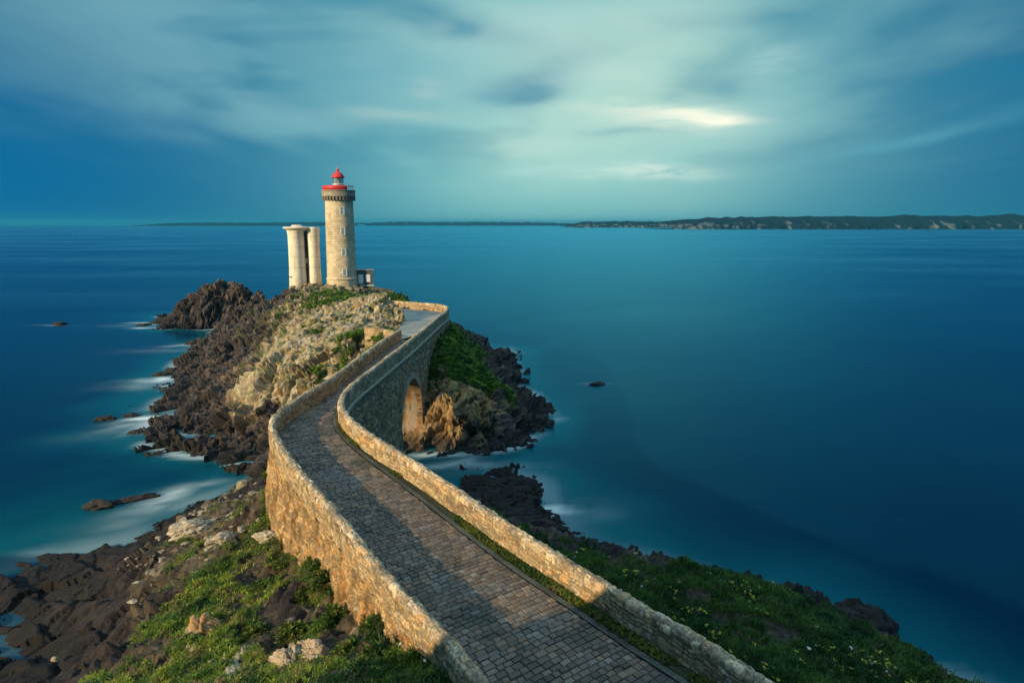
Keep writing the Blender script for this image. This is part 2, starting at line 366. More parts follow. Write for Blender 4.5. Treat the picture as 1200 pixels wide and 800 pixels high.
def channel(x): return np.interp(x, [-100,-45,-33,-26,-20,-13,-8,0,10,60], [66,64.5,63.5,63,60.5,61,64,67.5,70,75])
def terrain_patch(name, xs, ys, keep, fine=1.0, smooth=True):
    X, Y = np.meshgrid(xs, ys, indexing='ij'); xy = np.stack([X.ravel(), Y.ravel()], 1)
    nx, ny = len(xs), len(ys)
    Z = ground(xy)
    T = traits(xy); pale, veg = T[:,0], T[:,1]
    p0 = np.stack([xy[:,0], xy[:,1], Z], 1)
    veg_n = veg+.42*fbm(p0*.45, 4, 11)+.16*fbm(p0*2.2, 2, 12)
    zg = Z.reshape(nx, ny)
    gx = np.gradient(zg, xs, axis=0).ravel(); gy = np.gradient(zg, ys, axis=1).ravel()
    slope = np.sqrt(gx**2+gy**2)
    veg_m = sstep(.43, .58, veg_n)*sstep(1.5, .9, slope)*sstep(1.6, 2.8, Z)
    nrm = np.stack([-gx, -gy, np.ones(len(gx))], 1); nrm /= np.linalg.norm(nrm, axis=1)[:,None]
    # flat wave-worn slabs by the near left shore are smoother than the crags
    slab = sstep(-14, -19, xy[:,0])*sstep(54, 50, xy[:,1])*sstep(3.6, 2.0, Z)
    rel, ia, ib, ic = rock_relief(p0, 1.0, slab)
    soft = 1-.55*veg_m
    amp = (.55+.7*sstep(.15, .9, slope))*soft*(1-.12*slab)*fine
    amp = amp*(1-.38*sstep(.5,.9,pale)*(xy[:,1] > 62)*(xy[:,0] < -12))
    cliff = sstep(66,69,xy[:,1])*sstep(84,80,xy[:,1])*sstep(-12.5,-11,xy[:,0])*sstep(3,0,xy[:,0])
    amp = amp*(1-.42*cliff)
    amp = amp*np.where(xy[:,1] > 62, 1.3, .62)
    mound, gm, im = facets(np.stack([xy[:,0]/1.1, xy[:,1]/1.1, xy[:,0]*0], 1)+fbm(p0*.8, 2, 5)[:,None]*.4, 8, 0)
    moundh = veg_m*(.34*sstep(0, .55, gm)+.25*fbm(p0*.7, 3, 15))
    P = p0+nrm*(rel*amp)[:,None]
    P[:,2] += moundh
    # shelves dipping seaward on the slabs
    sh = (xy[:,0]*.45+xy[:,1]*.9+1.2*fbm(p0*.25, 3, 61))/2.3; fr = sh-np.floor(sh)
    P[:,2] += slab*(.55*(fr-.5)*sstep(1, .82, fr)-.15)
    # keep clear of roadway and terrace
    d, idx = poly_dist(xy, mid[::4]); hw = np.hypot(*(road_l-road_r).T)[::4][idx]/2+.35
    rz = road_z[::4][idx]
    inside = d < hw
    P[:,2] = np.where(inside, np.minimum(P[:,2], rz-.25), P[:,2])
    ip = in_poly(xy, TERR)
    P[:,2] = np.where(ip, np.minimum(P[:,2], ztop(xy[:,1])-PAR_H-.15), P[:,2])
    lim = sstep(2.2, .3, d-hw)*0.9        # do not bury the parapets
    top = rz+.55
    P[:,2] = np.where((~inside) & (d-hw < 2.0) & (P[:,2] > top), top, P[:,2])
    # colour of the ground itself
    t = fbm(p0*.5, 4, 21); t2 = fbm(p0*1.6, 3, 22)
    pal = sstep(.3, .62, pale+.28*t+.22*(ib-.5)+.1*t2)
    zt = P[:,2]
    tidal = sstep(1.9, .7, zt+.5*t)
    darkrock = np.array([.054,.043,.043])[None]*(.62+.75*ib[:,None])
    darkrock = lerp(darkrock, np.array([.105,.07,.045])[None], (sstep(.1,.75, t2+.35*(ic-.5)+.3*t)*.75)[:,None])
    brown = lerp(np.array([.085,.066,.052])[None], np.array([.165,.125,.082])[None], sstep(-.4,.5,t)[:,None])
    palec = lerp(np.array([.30,.225,.125])[None], np.array([.45,.37,.24])[None], sstep(.2,.8,ic+.5*t2)[:,None])
    palec = lerp(palec, np.array([.40,.24,.10])[None], (sstep(.25,.7,fbm(p0*.9,3,71)+.25*(ib-.5))*.8)[:,None])
    cliff = sstep(66,69,xy[:,1])*sstep(84,80,xy[:,1])*sstep(-12.5,-11,xy[:,0])
    palec = lerp(palec, palec*np.array([.78,.62,.42]), cliff[:,None])
    C = lerp(darkrock, brown, sstep(.12,.36,pale+.18*t)[:,None])
    C = lerp(C, palec, pal[:,None])
    C = lerp(C, np.array([.028,.024,.022])[None]*(.8+.5*ic[:,None]), (tidal*.85)[:,None])
    C = lerp(C, np.array([.15,.10,.055])[None], (sstep(.9,1.6,zt+.3*t)*sstep(3.4,2.0,zt+.5*t)*sstep(-.2,.5,t2)*.6*(xy[:,1] > 60))[:,None])
    # lichen bloom on the tops of shore rocks
    C = lerp(C, np.array([.5,.48,.42])[None], (sstep(.55,.85,fbm(p0*2.6,3,33)+.3*pale)*sstep(1.6,2.6,zt)*sstep(.5,.7,fbm(p0*.5,2,34)+.5)*sstep(.3,.1,veg_m)*.7)[:,None])
    moss = sstep(.1,.5,fbm(p0*.8,4,35)+.9*(veg-.05))*sstep(62,66,xy[:,1])*sstep(2.5,5,zt)*sstep(1.8,.8,slope)
    C = lerp(C, np.array([.13,.14,.045])[None]*(.7+.6*ic[:,None]), (moss*.7)[:,None])
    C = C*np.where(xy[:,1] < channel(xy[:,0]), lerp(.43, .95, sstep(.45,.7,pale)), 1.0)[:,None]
    soil = lerp(np.array([.06,.043,.032])[None], np.array([.11,.075,.046])[None], sstep(-.3,.5,t2)[:,None])
    half = sstep(.24, .46, veg_n)*sstep(2.2,3.6,Z)*sstep(1.7,1.0,slope)
    C = lerp(C, soil, (half*.85)[:,None])
    C = lerp(C, np.array([.035,.05,.018])[None], (veg_m*.9)[:,None])
    idxg = np.arange(nx*ny).reshape(nx, ny)
    F = grid_faces(nx, ny)
    kp = keep(xy) & (P[:,2] > -1.6)
    F = F[kp[F].any(1)]
    used = np.unique(F); remap = np.full(nx*ny, -1); remap[used] = np.arange(len(used))
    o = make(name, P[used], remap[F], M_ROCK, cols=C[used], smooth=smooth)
    kind(o, 'structure')
    return P, nrm, veg_m, half, xy, inside | ip
# the sea channel splits headland from island
def axis(parts):
    out = [np.arange(a, b, s) for a, b, s in parts]; return np.concatenate(out+[[parts[-1][1]]])
xs1 = axis([(-62,-34,.3),(-34,22,.13),(22,42,.35)]); ys1 = axis([(-26,12,.6),(12,48,.13),(48,66,.17)])
T1 = terrain_patch('headland_terrain', xs1, ys1, lambda q: q[:,1] < channel(q[:,0]), 1.0, False)
xs2 = axis([(-66,-10,.21),(-10,14,.17)]); ys2 = axis([(56,82,.17),(82,125,.24),(125,172,.5)])
T2 = terrain_patch('island_terrain', xs2, ys2, lambda q: q[:,1] >= channel(q[:,0]), 1.0, False)

# ------------------------------------------------------------------ masonry
def stones(s, h, cw=.42, ch=.24, seed=0, warp=.08):
    """rubble brought to rough courses: returns stone random number, second random, joint distance 0..1"""
    p = np.stack([s*1.1, h*1.1, s*0+seed], 1)
    s = s+warp*2*fbm(p*1.3, 2, 80+seed); h = h+warp*1.2*fbm(p*1.6, 2, 90+seed)+.10*perlin(p*.35, 95+seed)
    def lay(cw, ch, sd):
        r = np.floor(h/ch); fr = h/ch-r
        hr = _h(r.astype(np.int64), r.astype(np.int64)*0+sd, r.astype(np.int64)*0, 5)
        wd = cw*(.75+.6*_r(hr,1)); sc = s/wd+_r(hr,2)*7
        c = np.floor(sc); fc = sc-c
        hc = _h(r.astype(np.int64), c.astype(np.int64), r.astype(np.int64)*0+sd, 6)
        edge = np.minimum((.5-np.abs(fc-.5))*wd, (.5-np.abs(fr-.5))*ch)
        return _r(hc,3), _r(hc,4), edge, _r(hc,9)
    a1, a2, ea, _ = lay(cw, ch, seed)
    b1, b2, eb, pick_ = lay(cw*1.75, ch*2.0, seed+500)
    big = pick_ < .30
    return np.where(big, b1, a1), np.where(big, b2, a2), np.where(big, eb, np.minimum(ea, np.where(big, 9, ea)))
def stone_colour(id1, id2, edge, pos, tone, seed):
    a = np.array(tone)[None]
    C = a*(.50+.85*id1[:,None]**1.3)
    C = lerp(C, a*np.array([1.05,.80,.58])[None], (sstep(.6,.95,id2)*.8)[:,None])
    C = lerp(C, np.array([.50,.47,.40])[None], (sstep(.3,.7,fbm(pos*1.9,5,100+seed,.65)+.3*(id2-.5))*.6)[:,None])     # lichen
    C = lerp(C, np.array([.10,.085,.065])[None], (sstep(.2,.7,fbm(pos*.7,5,110+seed,.65))*.6)[:,None])                # old dark stain
    C = lerp(np.array([.17,.145,.11])[None]*np.ones_like(C), C, sstep(.004,.03,edge)[:,None])                          # joints
    return C
def pick(C, N, s, dens):
    """stations along a wall with spacing that grows away from the near end"""
    q = [s[0]]
    while q[-1] < s[-1]-1e-6: q.append(min(q[-1]+dens(q[-1]), s[-1]))
    q = np.array(q)
    f = lambda a: np.interp(q, s, a)
    n = np.stack([f(N[:,0]), f(N[:,1])], 1); n /= np.linalg.norm(n, axis=1)[:,None]
    return q, np.stack([f(C[:,0]), f(C[:,1])], 1), n
near_d = lambda s: .045 if s < 30 else (.08 if s < 55 else .13)

def parapet(name, C, N, s, side, label, tone, seed, cat='wall'):
    """side=+1: open drop is on the right of travel. wall > masonry + coping"""
    q, c, n = pick(C, N, s, near_d); n = n*side
    zt = ztop(c[:,1])
    # rounding off the free end
    base = zt-PAR_H-.12
    t = thing(name, label, cat, (c[0,0], c[0,1], base[0]))
    off = np.array([c[0,0], c[0,1], base[0]])
    hs = np.linspace(0, 1, 24)
    def sheet(o0, o1, zf, dirn, sd):
        nu, nv = len(q), len(zf)
        pos = np.empty((nu, nv, 3))
        o = o0+(o1-o0)*0
        for j, f in enumerate(zf):
            pos[:,j,:2] = c+n*o0; pos[:,j,2] = base+(zt-.22-base)*f
        ps = pos.reshape(-1, 3)
        sr = np.repeat(q, nv); hrel = (ps[:,2]-np.repeat(zt, nv))
        i1, i2, e = stones(sr, hrel, .36, .175, sd, .10)
        dsp = .035*sstep(.0,.05,e)*(.5+i2)+.025*fbm(ps*3.2,3,130+sd)
        ps[:,:2] += np.repeat(n, nv, 0)*dirn*dsp[:,None]
        cc = stone_colour(i1, i2, e, ps, tone, sd)
        F = grid_faces(nu, nv)
        if dirn*side > 0: F = F[:, ::-1]
        return ps, F, cc
    a, Fa, ca = sheet(-TH/2, 0, hs, -1, seed); b, Fb, cb = sheet(TH/2, 0, hs, 1, seed+1)
    # end caps
    nv = len(hs); la = len(a)
    caps = []
    for k in (0, len(q)-1):
        for j in range(nv-1):
            f = [k*nv+j, k*nv+j+1, la+k*nv+j+1, la+k*nv+j]; caps.append(f)
    make('masonry', np.concatenate([a, b])-off, np.concatenate([Fa, Fb+la, np.array(caps)]), M_STONE, t, np.concatenate([ca, cb]))
    # rounded rough coping
    th = np.linspace(0, np.pi, 15); nu = len(q)
    cx = np.concatenate([[-1.0], -np.cos(th), [1.0]]); cz = np.concatenate([[-.55], np.sin(th)**.8*.92, [-.55]])
    pos = np.empty((nu, len(cx), 3)); wid = TH/2+.02
    for j in range(len(cx)):
        pos[:,j,:2] = c+n*(cx[j]*wid); pos[:,j,2] = zt-.22+cz[j]*.22
    ps = pos.reshape(-1, 3); across = np.tile(cx, nu)
    i1, i2, e = stones(np.repeat(q, len(cx)), across*.32+5, .34, .19, seed+2, .09)
    nn = np.stack([np.repeat(n[:,0],len(cx))*across, np.repeat(n[:,1],len(cx))*across, np.tile(np.maximum(cz,0.15),nu)], 1)
    ps = ps+nn*(.05*sstep(0,.06,e)*(.3+i1)+.045*fbm(ps*2.4,4,140+seed)-.02)[:,None]
    cc = stone_colour(i1, i2, e, ps, [x*1.2 for x in (tone[0], tone[1]*1.06, tone[2]*1.25)], seed+2)
    F = grid_faces(nu, len(cx))
    if side < 0: F = F[:, ::-1]
    ends = [[k*len(cx)+j for j in range(len(cx))] for k in (0, nu-1)]
    o = make('coping', ps-off, F, M_STONE, t, cc)
    return t
SAND = (.46, .335, .18)
parapet('parapet_wall', RL, RN, RS, 1, 'long curving stone parapet along the seaward arch side of the road, ending round the terrace', SAND, 1)
parapet('parapet_wall', LL, LN, LS, -1, 'stone parapet rising from the tall sunlit retaining wall beside the turf, stopping short of the terrace', SAND, 11)

# the causeway below the parapets
ARCH_Y0 = S_top(471, 404)[1]+.8
RIGHT_AT = lambda y: int(np.argmin(np.abs(RL[:,1]-y)+100*(RS > RS[end_r])))
s_a = RS[RIGHT_AT(62.6)]; AR = 5.1; s_c = s_a+AR; s_b = s_a+2*AR; SPRING = 3.3
def left_s(s):
    p = np.array([np.interp(s, RS, RL[:,k])-2.5*np.interp(s, RS, RN[:,k]) for k in (0,1)])
    return LS[int(np.argmin(np.hypot(*(LL-p).T)))]
l_a, l_b = left_s(s_a), left_s(s_b)
cw = thing('stone_causeway', 'stone causeway carrying the paved road to the lighthouse rock over one round arch', 'bridge', (RL[0,0], RL[0,1], 0))
cwo = np.array([RL[0,0], RL[0,1], 0])
def retaining(C, N, s, side, s_end, arch, label, seed, batter):
    q, c, n = pick(C, N, s, near_d); kp = q <= s_end; q, c, n = q[kp], c[kp], n[kp]*side
    if arch:
        ex = np.array([arch[0]-.002, arch[0]+.002, arch[1]-.002, arch[1]+.002]); q2 = np.sort(np.concatenate([q, ex]))
        f = lambda a: np.interp(q2, q, a)
        c = np.stack([f(c[:,0]), f(c[:,1])], 1); n = np.stack([f(n[:,0]), f(n[:,1])], 1); q = q2
    zt = ztop(c[:,1])-PAR_H-.10
    zb = np.minimum(ground(c+n*.8), ground(c+n*2.0))-1.6
    zb = np.maximum(zb, -2.0)
    zb = np.minimum(zb, zt-.6)
    if arch:
        cen = (arch[0]+arch[1])/2; rad = (arch[1]-arch[0])/2
        ins = (q > arch[0]) & (q < arch[1])
        zb = np.where(ins, SPRING+np.sqrt(np.maximum(rad**2-(q-cen)**2, 0)), zb)
    nv = 90
    f = np.linspace(0, 1, nv)
    pos = np.empty((len(q), nv, 3))
    z = zb[:,None]+(zt-zb)[:,None]*f[None]
    off = TH/2-.01+batter*(zt[:,None]-z)
    pos[:,:,0] = c[:,0,None]+n[:,0,None]*off; pos[:,:,1] = c[:,1,None]+n[:,1,None]*off; pos[:,:,2] = z
    ps = pos.reshape(-1, 3); sr = np.repeat(q, nv); hr = ps[:,2]-np.repeat(zt, nv)
    i1, i2, e = stones(sr, hr, .42, .17, seed, .12)
    # long ledges where the wall was raised in lifts
    led = .10*sstep(.02,-.02, hr+1.25+.1*perlin(np.stack([sr*.3, sr*0, sr*0+seed],1), 3))+.09*sstep(.02,-.02, hr+2.7+.2*perlin(np.stack([sr*.25, sr*0, sr*0+seed],1), 4))
    ps[:,:2] += np.repeat(n, nv, 0)*((.06*sstep(0,.06,e)*(.3+i2)+.07*fbm(ps*2.1,4,150+seed)) + (led if batter > .03 else 0))[:,None]
    cc = stone_colour(i1, i2, e, ps, SAND, seed)
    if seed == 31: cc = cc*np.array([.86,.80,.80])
    else:
        sk = fbm(np.stack([sr*.9, hr*.22, hr*0], 1), 5, 155, .6); big = fbm(np.stack([sr*.16, hr*.3, hr*0], 1), 3, 156)
        cc = lerp(cc*np.array([.94,.84,.70]), cc*np.array([.50,.38,.28]), (sstep(-.05,.65,sk+.35*big)*.85)[:,None])
    F = grid_faces(len(q), nv)
    if side > 0: F = F[:, ::-1]
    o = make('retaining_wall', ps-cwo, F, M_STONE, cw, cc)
    o['label'] = label
    return o
retaining(LL, LN, LS, -1, LS[-1], (l_a, l_b), 'tall rubble retaining wall facing the turf', 21, .07)
retaining(RL, RN, RS, 1, RS[-1]-9, (s_a, s_b), 'shaded seaward wall pierced by the arch', 31, .02)
# string course at road level on the seaward side, in single long stones
q = np.arange(RS[RIGHT_AT(44)], RS[end_r]+14, .9)
f = lambda a, v: np.interp(v, RS, a)
bs = []
for k in q:
    x, y, nx_, ny_ = f(RL[:,0], k+.45), f(RL[:,1], k+.45), f(RN[:,0], k+.45), f(RN[:,1], k+.45)
    bs.append((x+nx_*(TH/2+.06), y+ny_*(TH/2+.06), ztop(y)-PAR_H-.16, .22, .86, .17, math.atan2(ny_, nx_)))
o = box_obj('string_course', [(b[0]-cwo[0], b[1]-cwo[1], *b[2:]) for b in bs], flat_mat('string_stone', (.42,.37,.29), .85, .2, .25, 2), cw)
# vault and jambs between the two faces
ang = np.linspace(0, np.pi, 40)
prof_s = np.concatenate([np.full(14, s_b), s_c+AR*np.cos(ang), np.full(14, s_a)])
prof_z = np.concatenate([np.linspace(-1.5, SPRING-.05, 14), SPRING+AR*np.sin(ang), np.linspace(SPRING-.05, -1.5, 14)])
px_ = np.interp(prof_s, RS, RL[:,0]); py_ = np.interp(prof_s, RS, RL[:,1]); nx_ = np.interp(prof_s, RS, RN[:,0]); ny_ = np.interp(prof_s, RS, RN[:,1])
dep = np.linspace(.30, -3.05, 44)
V = np.stack([px_[:,None]+nx_[:,None]*dep, py_[:,None]+ny_[:,None]*dep, np.repeat(prof_z[:,None], 44, 1)], -1).reshape(-1, 3)
sv = np.repeat(arclen(np.stack([prof_s, prof_z], 1)), 44); dv = np.tile(dep, len(prof_s))
i1, i2, e = stones(dv, sv, .5, .3, 41)
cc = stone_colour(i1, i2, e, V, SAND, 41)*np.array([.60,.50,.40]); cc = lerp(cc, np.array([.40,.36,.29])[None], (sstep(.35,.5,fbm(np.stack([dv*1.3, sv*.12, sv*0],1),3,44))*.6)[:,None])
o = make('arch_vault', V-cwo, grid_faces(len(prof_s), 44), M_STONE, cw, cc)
# voussoirs
nvs = 27; V, F = [], []
for k in range(nvs):
    a0, a1 = np.pi*(k+.04)/nvs, np.pi*(k+.96)/nvs
    base_i = len(V)
    for dp in (.33, -.2):
        for a, r in ((a0, AR+.005), (a1, AR+.005), (a1, AR+.62), (a0, AR+.62)):
            ss = s_c+r*math.cos(a); zz = SPRING+r*math.sin(a)
            V.append((f(RL[:,0],ss)+f(RN[:,0],ss)*dp-cwo[0], f(RL[:,1],ss)+f(RN[:,1],ss)*dp-cwo[1], zz))
    b = base_i
    F += [[b,b+1,b+2,b+3],[b+7,b+6,b+5,b+4],[b,b+4,b+5,b+1],[b+1,b+5,b+6,b+2],[b+2,b+6,b+7,b+3],[b+3,b+7,b+4,b]]
make('arch_ring', V, F, flat_mat('voussoir_stone', (.36,.30,.22), .85, .2, .3, 1.5), cw, smooth=False)
# left face above the arch is the left retaining wall; cut through it by leaving the opening
# ------------------------------------------------------------------ road
rows = []
V, F, C = [], [], []
srow = 0.0; k = 0
KERB = .30; VERGE = np.interp(ms, [0, 8, 16, 26, 40, 55, 200], [.5, .5, .42, .16, .10, .05, .05])
def strip(u, side_off):   # point across the road, u metres from the left edge measured towards the right
    pass
def at_road(s, t):
    """s along, t in 0..1 across"""
    l = np.array([np.interp(s, ms, road_l[:,0]), np.interp(s, ms, road_l[:,1])]); r_ = np.array([np.interp(s, ms, road_r[:,0]), np.interp(s, ms, road_r[:,1])])
    return l+(r_-l)*t, np.linalg.norm(r_-l), np.interp(s, ms, road_z)
tops = []; hts = []; cols_ = []
while srow < ms[-1]-.3:
    ln = rng.uniform(.22, .31)*(1.0 if srow < 30 else 1.15)
    a, wa, za = at_road(srow, 0); a2, wb, zb_ = at_road(srow+ln, 0)
    r1, _, _ = at_road(srow, 1); r2, _, _ = at_road(srow+ln, 1)
    use = wa-KERB-np.interp(srow, ms, VERGE)
    x = rng.uniform(-.3, 0)
    tone = rng.uniform(.85, 1.15)
    while x < use:
        wd = rng.uniform(.25, .47)
        x0, x1 = max(x, 0.0)/wa, min(x+wd, use)/wa
        if (x1-x0)*wa > .08:
            gp = .014/wa; gl = .014/ln
            cr = lambda t: .06*(1-(2*t-1)**2)      # slight camber
            q4 = []
            for (tt, ll) in ((x0+gp, gl), (x1-gp, gl), (x1-gp, 1-gl), (x0+gp, 1-gl)):
                A0 = a+(r1-a)*tt; B0 = a2+(r2-a2)*tt; pt = A0+(B0-A0)*ll
                q4.append((pt[0], pt[1], za+(zb_-za)*ll+cr(tt)))
            tops.append(q4); hts.append(rng.normal(0, .009)+.0); 
            c = np.array([.125,.094,.068])*rng.uniform(.65, 1.35)
            u = rng.random()
            if u < .38: c = np.array([.17,.115,.075])*rng.uniform(.7, 1.35)
            elif u < .46: c = np.array([.20,.165,.125])*rng.uniform(.7, 1.2)
            cols_.append(c*tone)
        x += wd
    srow += ln
tops = np.array(tops); n = len(tops); hts = np.array(hts)[:,None]; cols_ = np.array(cols_)
ctr = tops.mean(1); dirt = fbm(ctr*np.array([.55,.55,0]), 4, 180); fine_ = fbm(ctr*np.array([1.7,1.7,0]), 3, 184)
cols_ = lerp(cols_, np.array([.045,.047,.035])[None], (sstep(.05,.6,dirt+.35*fine_)*.75)[:,None])
cols_ = lerp(cols_, cols_.mean(1, keepdims=True)*np.array([1.35,1.2,1.05]), (sstep(.1,.6,-dirt)*.6)[:,None])
hts = hts+(.03*fbm(ctr*np.array([.35,.35,0]), 3, 188))[:,None]; hts[rng.random(n) < .03] -= .03
cen = tops.mean(1, keepdims=True)
outer = tops.copy(); outer[:,:,2] += -.07
mid_ = tops.copy(); mid_[:,:,2] += hts-.016
ins = cen+(tops-cen)*.86; ins[:,:,2] += hts+.006+rng.normal(0, .004, (n,4))
V = np.concatenate([outer, mid_, ins], 1)        # n,12,3
b = np.arange(n)[:,None]*12
fs = [b+np.array([[8,9,10,11]])]
for lo, hi in ((0,4),(4,8)):
    for j in range(4): fs.append(b+np.array([[lo+j, lo+(j+1)%4, hi+(j+1)%4, hi+j]]))
setts = make('road', V.reshape(-1,3), np.concatenate(fs), M_SETT, cols=np.repeat(cols_, 12, 0), smooth=False); kind(setts, 'structure')
# mortar bed under the setts, the kerb line and the earth verge beside the right parapet
i_ = np.arange(0, len(mid), 2)
def ribbon(name, t0, t1, dz, m, cols=None, nv=6):
    ts = np.linspace(0, 1, nv)
    w_ = np.hypot(*(road_l-road_r).T)
    V = []
    for i in i_:
        for t in ts:
            tt = (t0(i)+(t1(i)-t0(i))*t)/w_[i]
            p = road_l[i]+(road_r[i]-road_l[i])*tt
            V.append((p[0], p[1], road_z[i]+dz+.06*(1-(2*tt-1)**2)))
    V = np.array(V); V[:,2] += .012*fbm(V*2.5, 3, 160)
    C = np.array(cols)[None]*(.8+.5*sstep(-.5,.5,fbm(V*1.2,3,161)))[:,None]
    o = make(name, V, grid_faces(len(i_), nv)[:, ::-1], m, cols=C); return kind(o, 'structure')
wid = np.hypot(*(road_l-road_r).T)
ribbon('road_bed', lambda i: -.05, lambda i: wid[i]+.05, -.045, M_SETT, (.035,.036,.036), 10)
ribbon('kerb', lambda i: wid[i]-KERB-VERGE[i]+.02, lambda i: wid[i]-VERGE[i], .02, M_STONE, (.085,.088,.07), 5)
ribbon('verge', lambda i: wid[i]-VERGE[i], lambda i: wid[i]+.05, .05, M_ROCK, (.035,.042,.02), 5)
# terrace
cx_ = TERR.mean(0); ring = []
Tp = []
for i in range(len(TERR)):
    a_, b_ = TERR[i], TERR[(i+1) % len(TERR)]
    for t in np.linspace(0, 1, 12, endpoint=False): Tp.append(a_+(b_-a_)*t)
Tp = np.array(Tp); rad = np.linspace(0, 1, 26)
V = np.array([[*(cx_+(p-cx_)*r_), 0] for p in Tp for r_ in rad]); V[:,2] = ztop(V[:,1])-PAR_H+.015+.03*fbm(V*.5, 3, 170)
tn = sstep(-.25,.4,fbm(V*.35,4,171)); C = lerp(np.array([.24,.24,.215])[None], np.array([.34,.335,.30])[None], tn[:,None])
sp = S_top(487, 383)[:2]; warm_patch = np.exp(-((V[:,0]-sp[0]-.25*(V[:,1]-sp[1]))/1.6)**2-((V[:,1]-sp[1])/4.5)**2); C = lerp(C, np.array([.50,.40,.27])[None], (sstep(.25,.7,warm_patch+.2*fbm(V*.7,3,173)))[:,None]); C = lerp(C, np.array([.13,.12,.07])[None], (sstep(.3,.7,fbm(V*.9,4,174))*.6)[:,None])  # paler, warmer patch where the road meets the terrace
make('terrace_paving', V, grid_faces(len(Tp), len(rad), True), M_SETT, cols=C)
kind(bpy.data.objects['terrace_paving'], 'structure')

def wall_run(name, pts, h, th, label, tone, seed, parent=None):
    """short free-standing wall along pts (x,y,ztop)"""
    pts = np.array(pts, float); s = np.concatenate([[0], np.cumsum(np.hypot(*np.diff(pts[:,:2], axis=0).T))])
    q = np.arange(0, s[-1]+.05, .1); c = np.stack([np.interp(q, s, pts[:,k]) for k in range(3)], 1)
    n = right_normal(c[:,:2])
    cx = np.array([-.5]*14+[-.5,-.3,0,.3,.5]+[.5]*14); hz = np.concatenate([np.linspace(-h,-.1,14), [-.04,0,.02,0,-.04], np.linspace(-.1,-h,14)])
    ps = np.stack([c[:,0,None]+n[:,0,None]*cx*th, c[:,1,None]+n[:,1,None]*cx*th, c[:,2,None]+hz[None]+0*c[:,:1]], -1).reshape(-1, 3)
    nv = len(cx); i1, i2, e = stones(np.repeat(q, nv), np.tile(hz, len(q))+np.tile(cx, len(q))*.3, .5, .28, seed)
    ps[:,:2] += np.repeat(n, nv, 0)*np.tile(np.sign(cx), len(q))[:,None]*(.05*sstep(0,.05,e)*(.3+i2))[:,None]
    F = np.concatenate([grid_faces(len(q), nv), np.array([[k*nv+j, k*nv+j+1, k*nv+nv-2-j, k*nv+nv-1-j] for k in (0, len(q)-1) for j in range(nv//2-1)])])
    off = np.array([c[0,0], c[0,1], c[0,2]-h])
    o = make(name, ps-off, F, M_STONE, parent, stone_colour(i1, i2, e, ps, tone, seed)); o.location = off
    return tag(o, label, 'wall')
a = S_top(467, 386); b = S(428, 385, d=79.5)
wall_run('return_wall', [(a[0]-.4, a[1]-.1, 12.15), (b[0], b[1]+.6, 12.05)], 2.6, .5, 'short stone wall turning off the parapet end towards the pale crag', SAND, 51)

# ------------------------------------------------------------------ lighthouse
LH = S(398.3, 336, d=140); LH[2] = 10.35; LH[0] += .55
view = math.atan2(-LH[1], -LH[0])                     # bearing from tower to the hill road
t = thing('lighthouse', 'tall round granite lighthouse with red topped lantern and red gallery band', 'lighthouse', LH)
def ash_lathe(name, prof, parent, n=128, cwid=.95, ch=.48, tone=(.60,.485,.33), seed=60):
    pr = []
    for (r0, z0), (r1, z1) in zip(prof[:-1], prof[1:]):
        m_ = max(2, int(math.hypot(r1-r0, z1-z0)/.16))
        for k in range(m_): pr.append((r0+(r1-r0)*k/m_, z0+(z1-z0)*k/m_))
    pr.append(prof[-1]); V, F = lathe(pr, n)
    a_ = np.arctan2(V[:,1], V[:,0])*prof[0][0]
    r_ = np.floor(V[:,2]/ch); fr = V[:,2]/ch-r_; sc = a_/cwid+r_*.5; c_ = np.floor(sc); fc = sc-c_
    h_ = _h(r_.astype(np.int64), c_.astype(np.int64), r_.astype(np.int64)*0, seed)
    i1 = _r(h_, 1); e = np.minimum((.5-abs(fc-.5))*cwid, (.5-abs(fr-.5))*ch)
    C = np.array(tone)[None]*(.80+.38*i1[:,None])
    C = lerp(C, C*np.array([.62,.62,.64]), (sstep(.15,.7,fbm(V*np.array([.6,.6,.18]),4,61))*.6)[:,None])
    C = lerp(C*.72, C, sstep(0,.05,e)[:,None])
    return make(name, V, F, M_ASHLAR, parent, C)
ash_lathe('tower', [(3.12,-2.5),(3.08,2.5),(3.18,2.52),(3.18,2.75),(2.98,2.8),(2.74,18.3)], t)
CB = 18.3
ash_lathe('gallery', [(2.86,18.25),(2.95,18.9),(3.22,18.92),(3.26,19.0),(3.26,20.0),(3.36,20.02),(3.36,20.18),(2.9,20.2),(.3,20.22)], t, seed=62, tone=(.36,.31,.235))
V, F = boxes([(3.02,0,18.55,.46,.30,.75)])
cor = None
for k in range(30):
    if cor is None: cor = make('corbel', V, F, flat_mat('corbel_stone', (.22,.19,.15), .85, .2, .2), t, smooth=False); o = cor
    else: o = cor.copy(); col.objects.link(o); o.parent = t
    o.rotation_euler = (0, 0, 2*math.pi*k/30)
# red band: the gallery wall is painted on one side only
V, F = lathe([(3.0,20.2),(3.12,20.25),(3.12,21.0),(3.0,21.05),(2.86,21.0),(2.86,20.2)], 60, view-R(190), view+R(33)); make('gallery_band', V, F, M_RED, t)
V, F = lathe([(2.98,20.95),(3.02,20.98),(3.02,21.03),(2.98,21.06),(2.94,21.03),(2.94,20.98),(2.98,20.95)], 40, view+R(33), view+R(170)); rl = make('gallery_rail', V, F, M_METAL, t)
for k in range(1, 10): box_obj('rail_post', [(2.98*math.cos(view+R(33+k*15)), 2.98*math.sin(view+R(33+k*15)), 20.6, .06, .06, .8)], M_METAL, rl, 0)
V, F = lathe([(1.05,20.2),(1.05,21.3),(1.12,21.32),(1.12,21.45),(1.0,21.46),(.2,21.46)], 40); make('lantern_base', V, F, M_WHITE, t)
V, F = lathe([(.94,21.4),(.94,22.65)], 24)
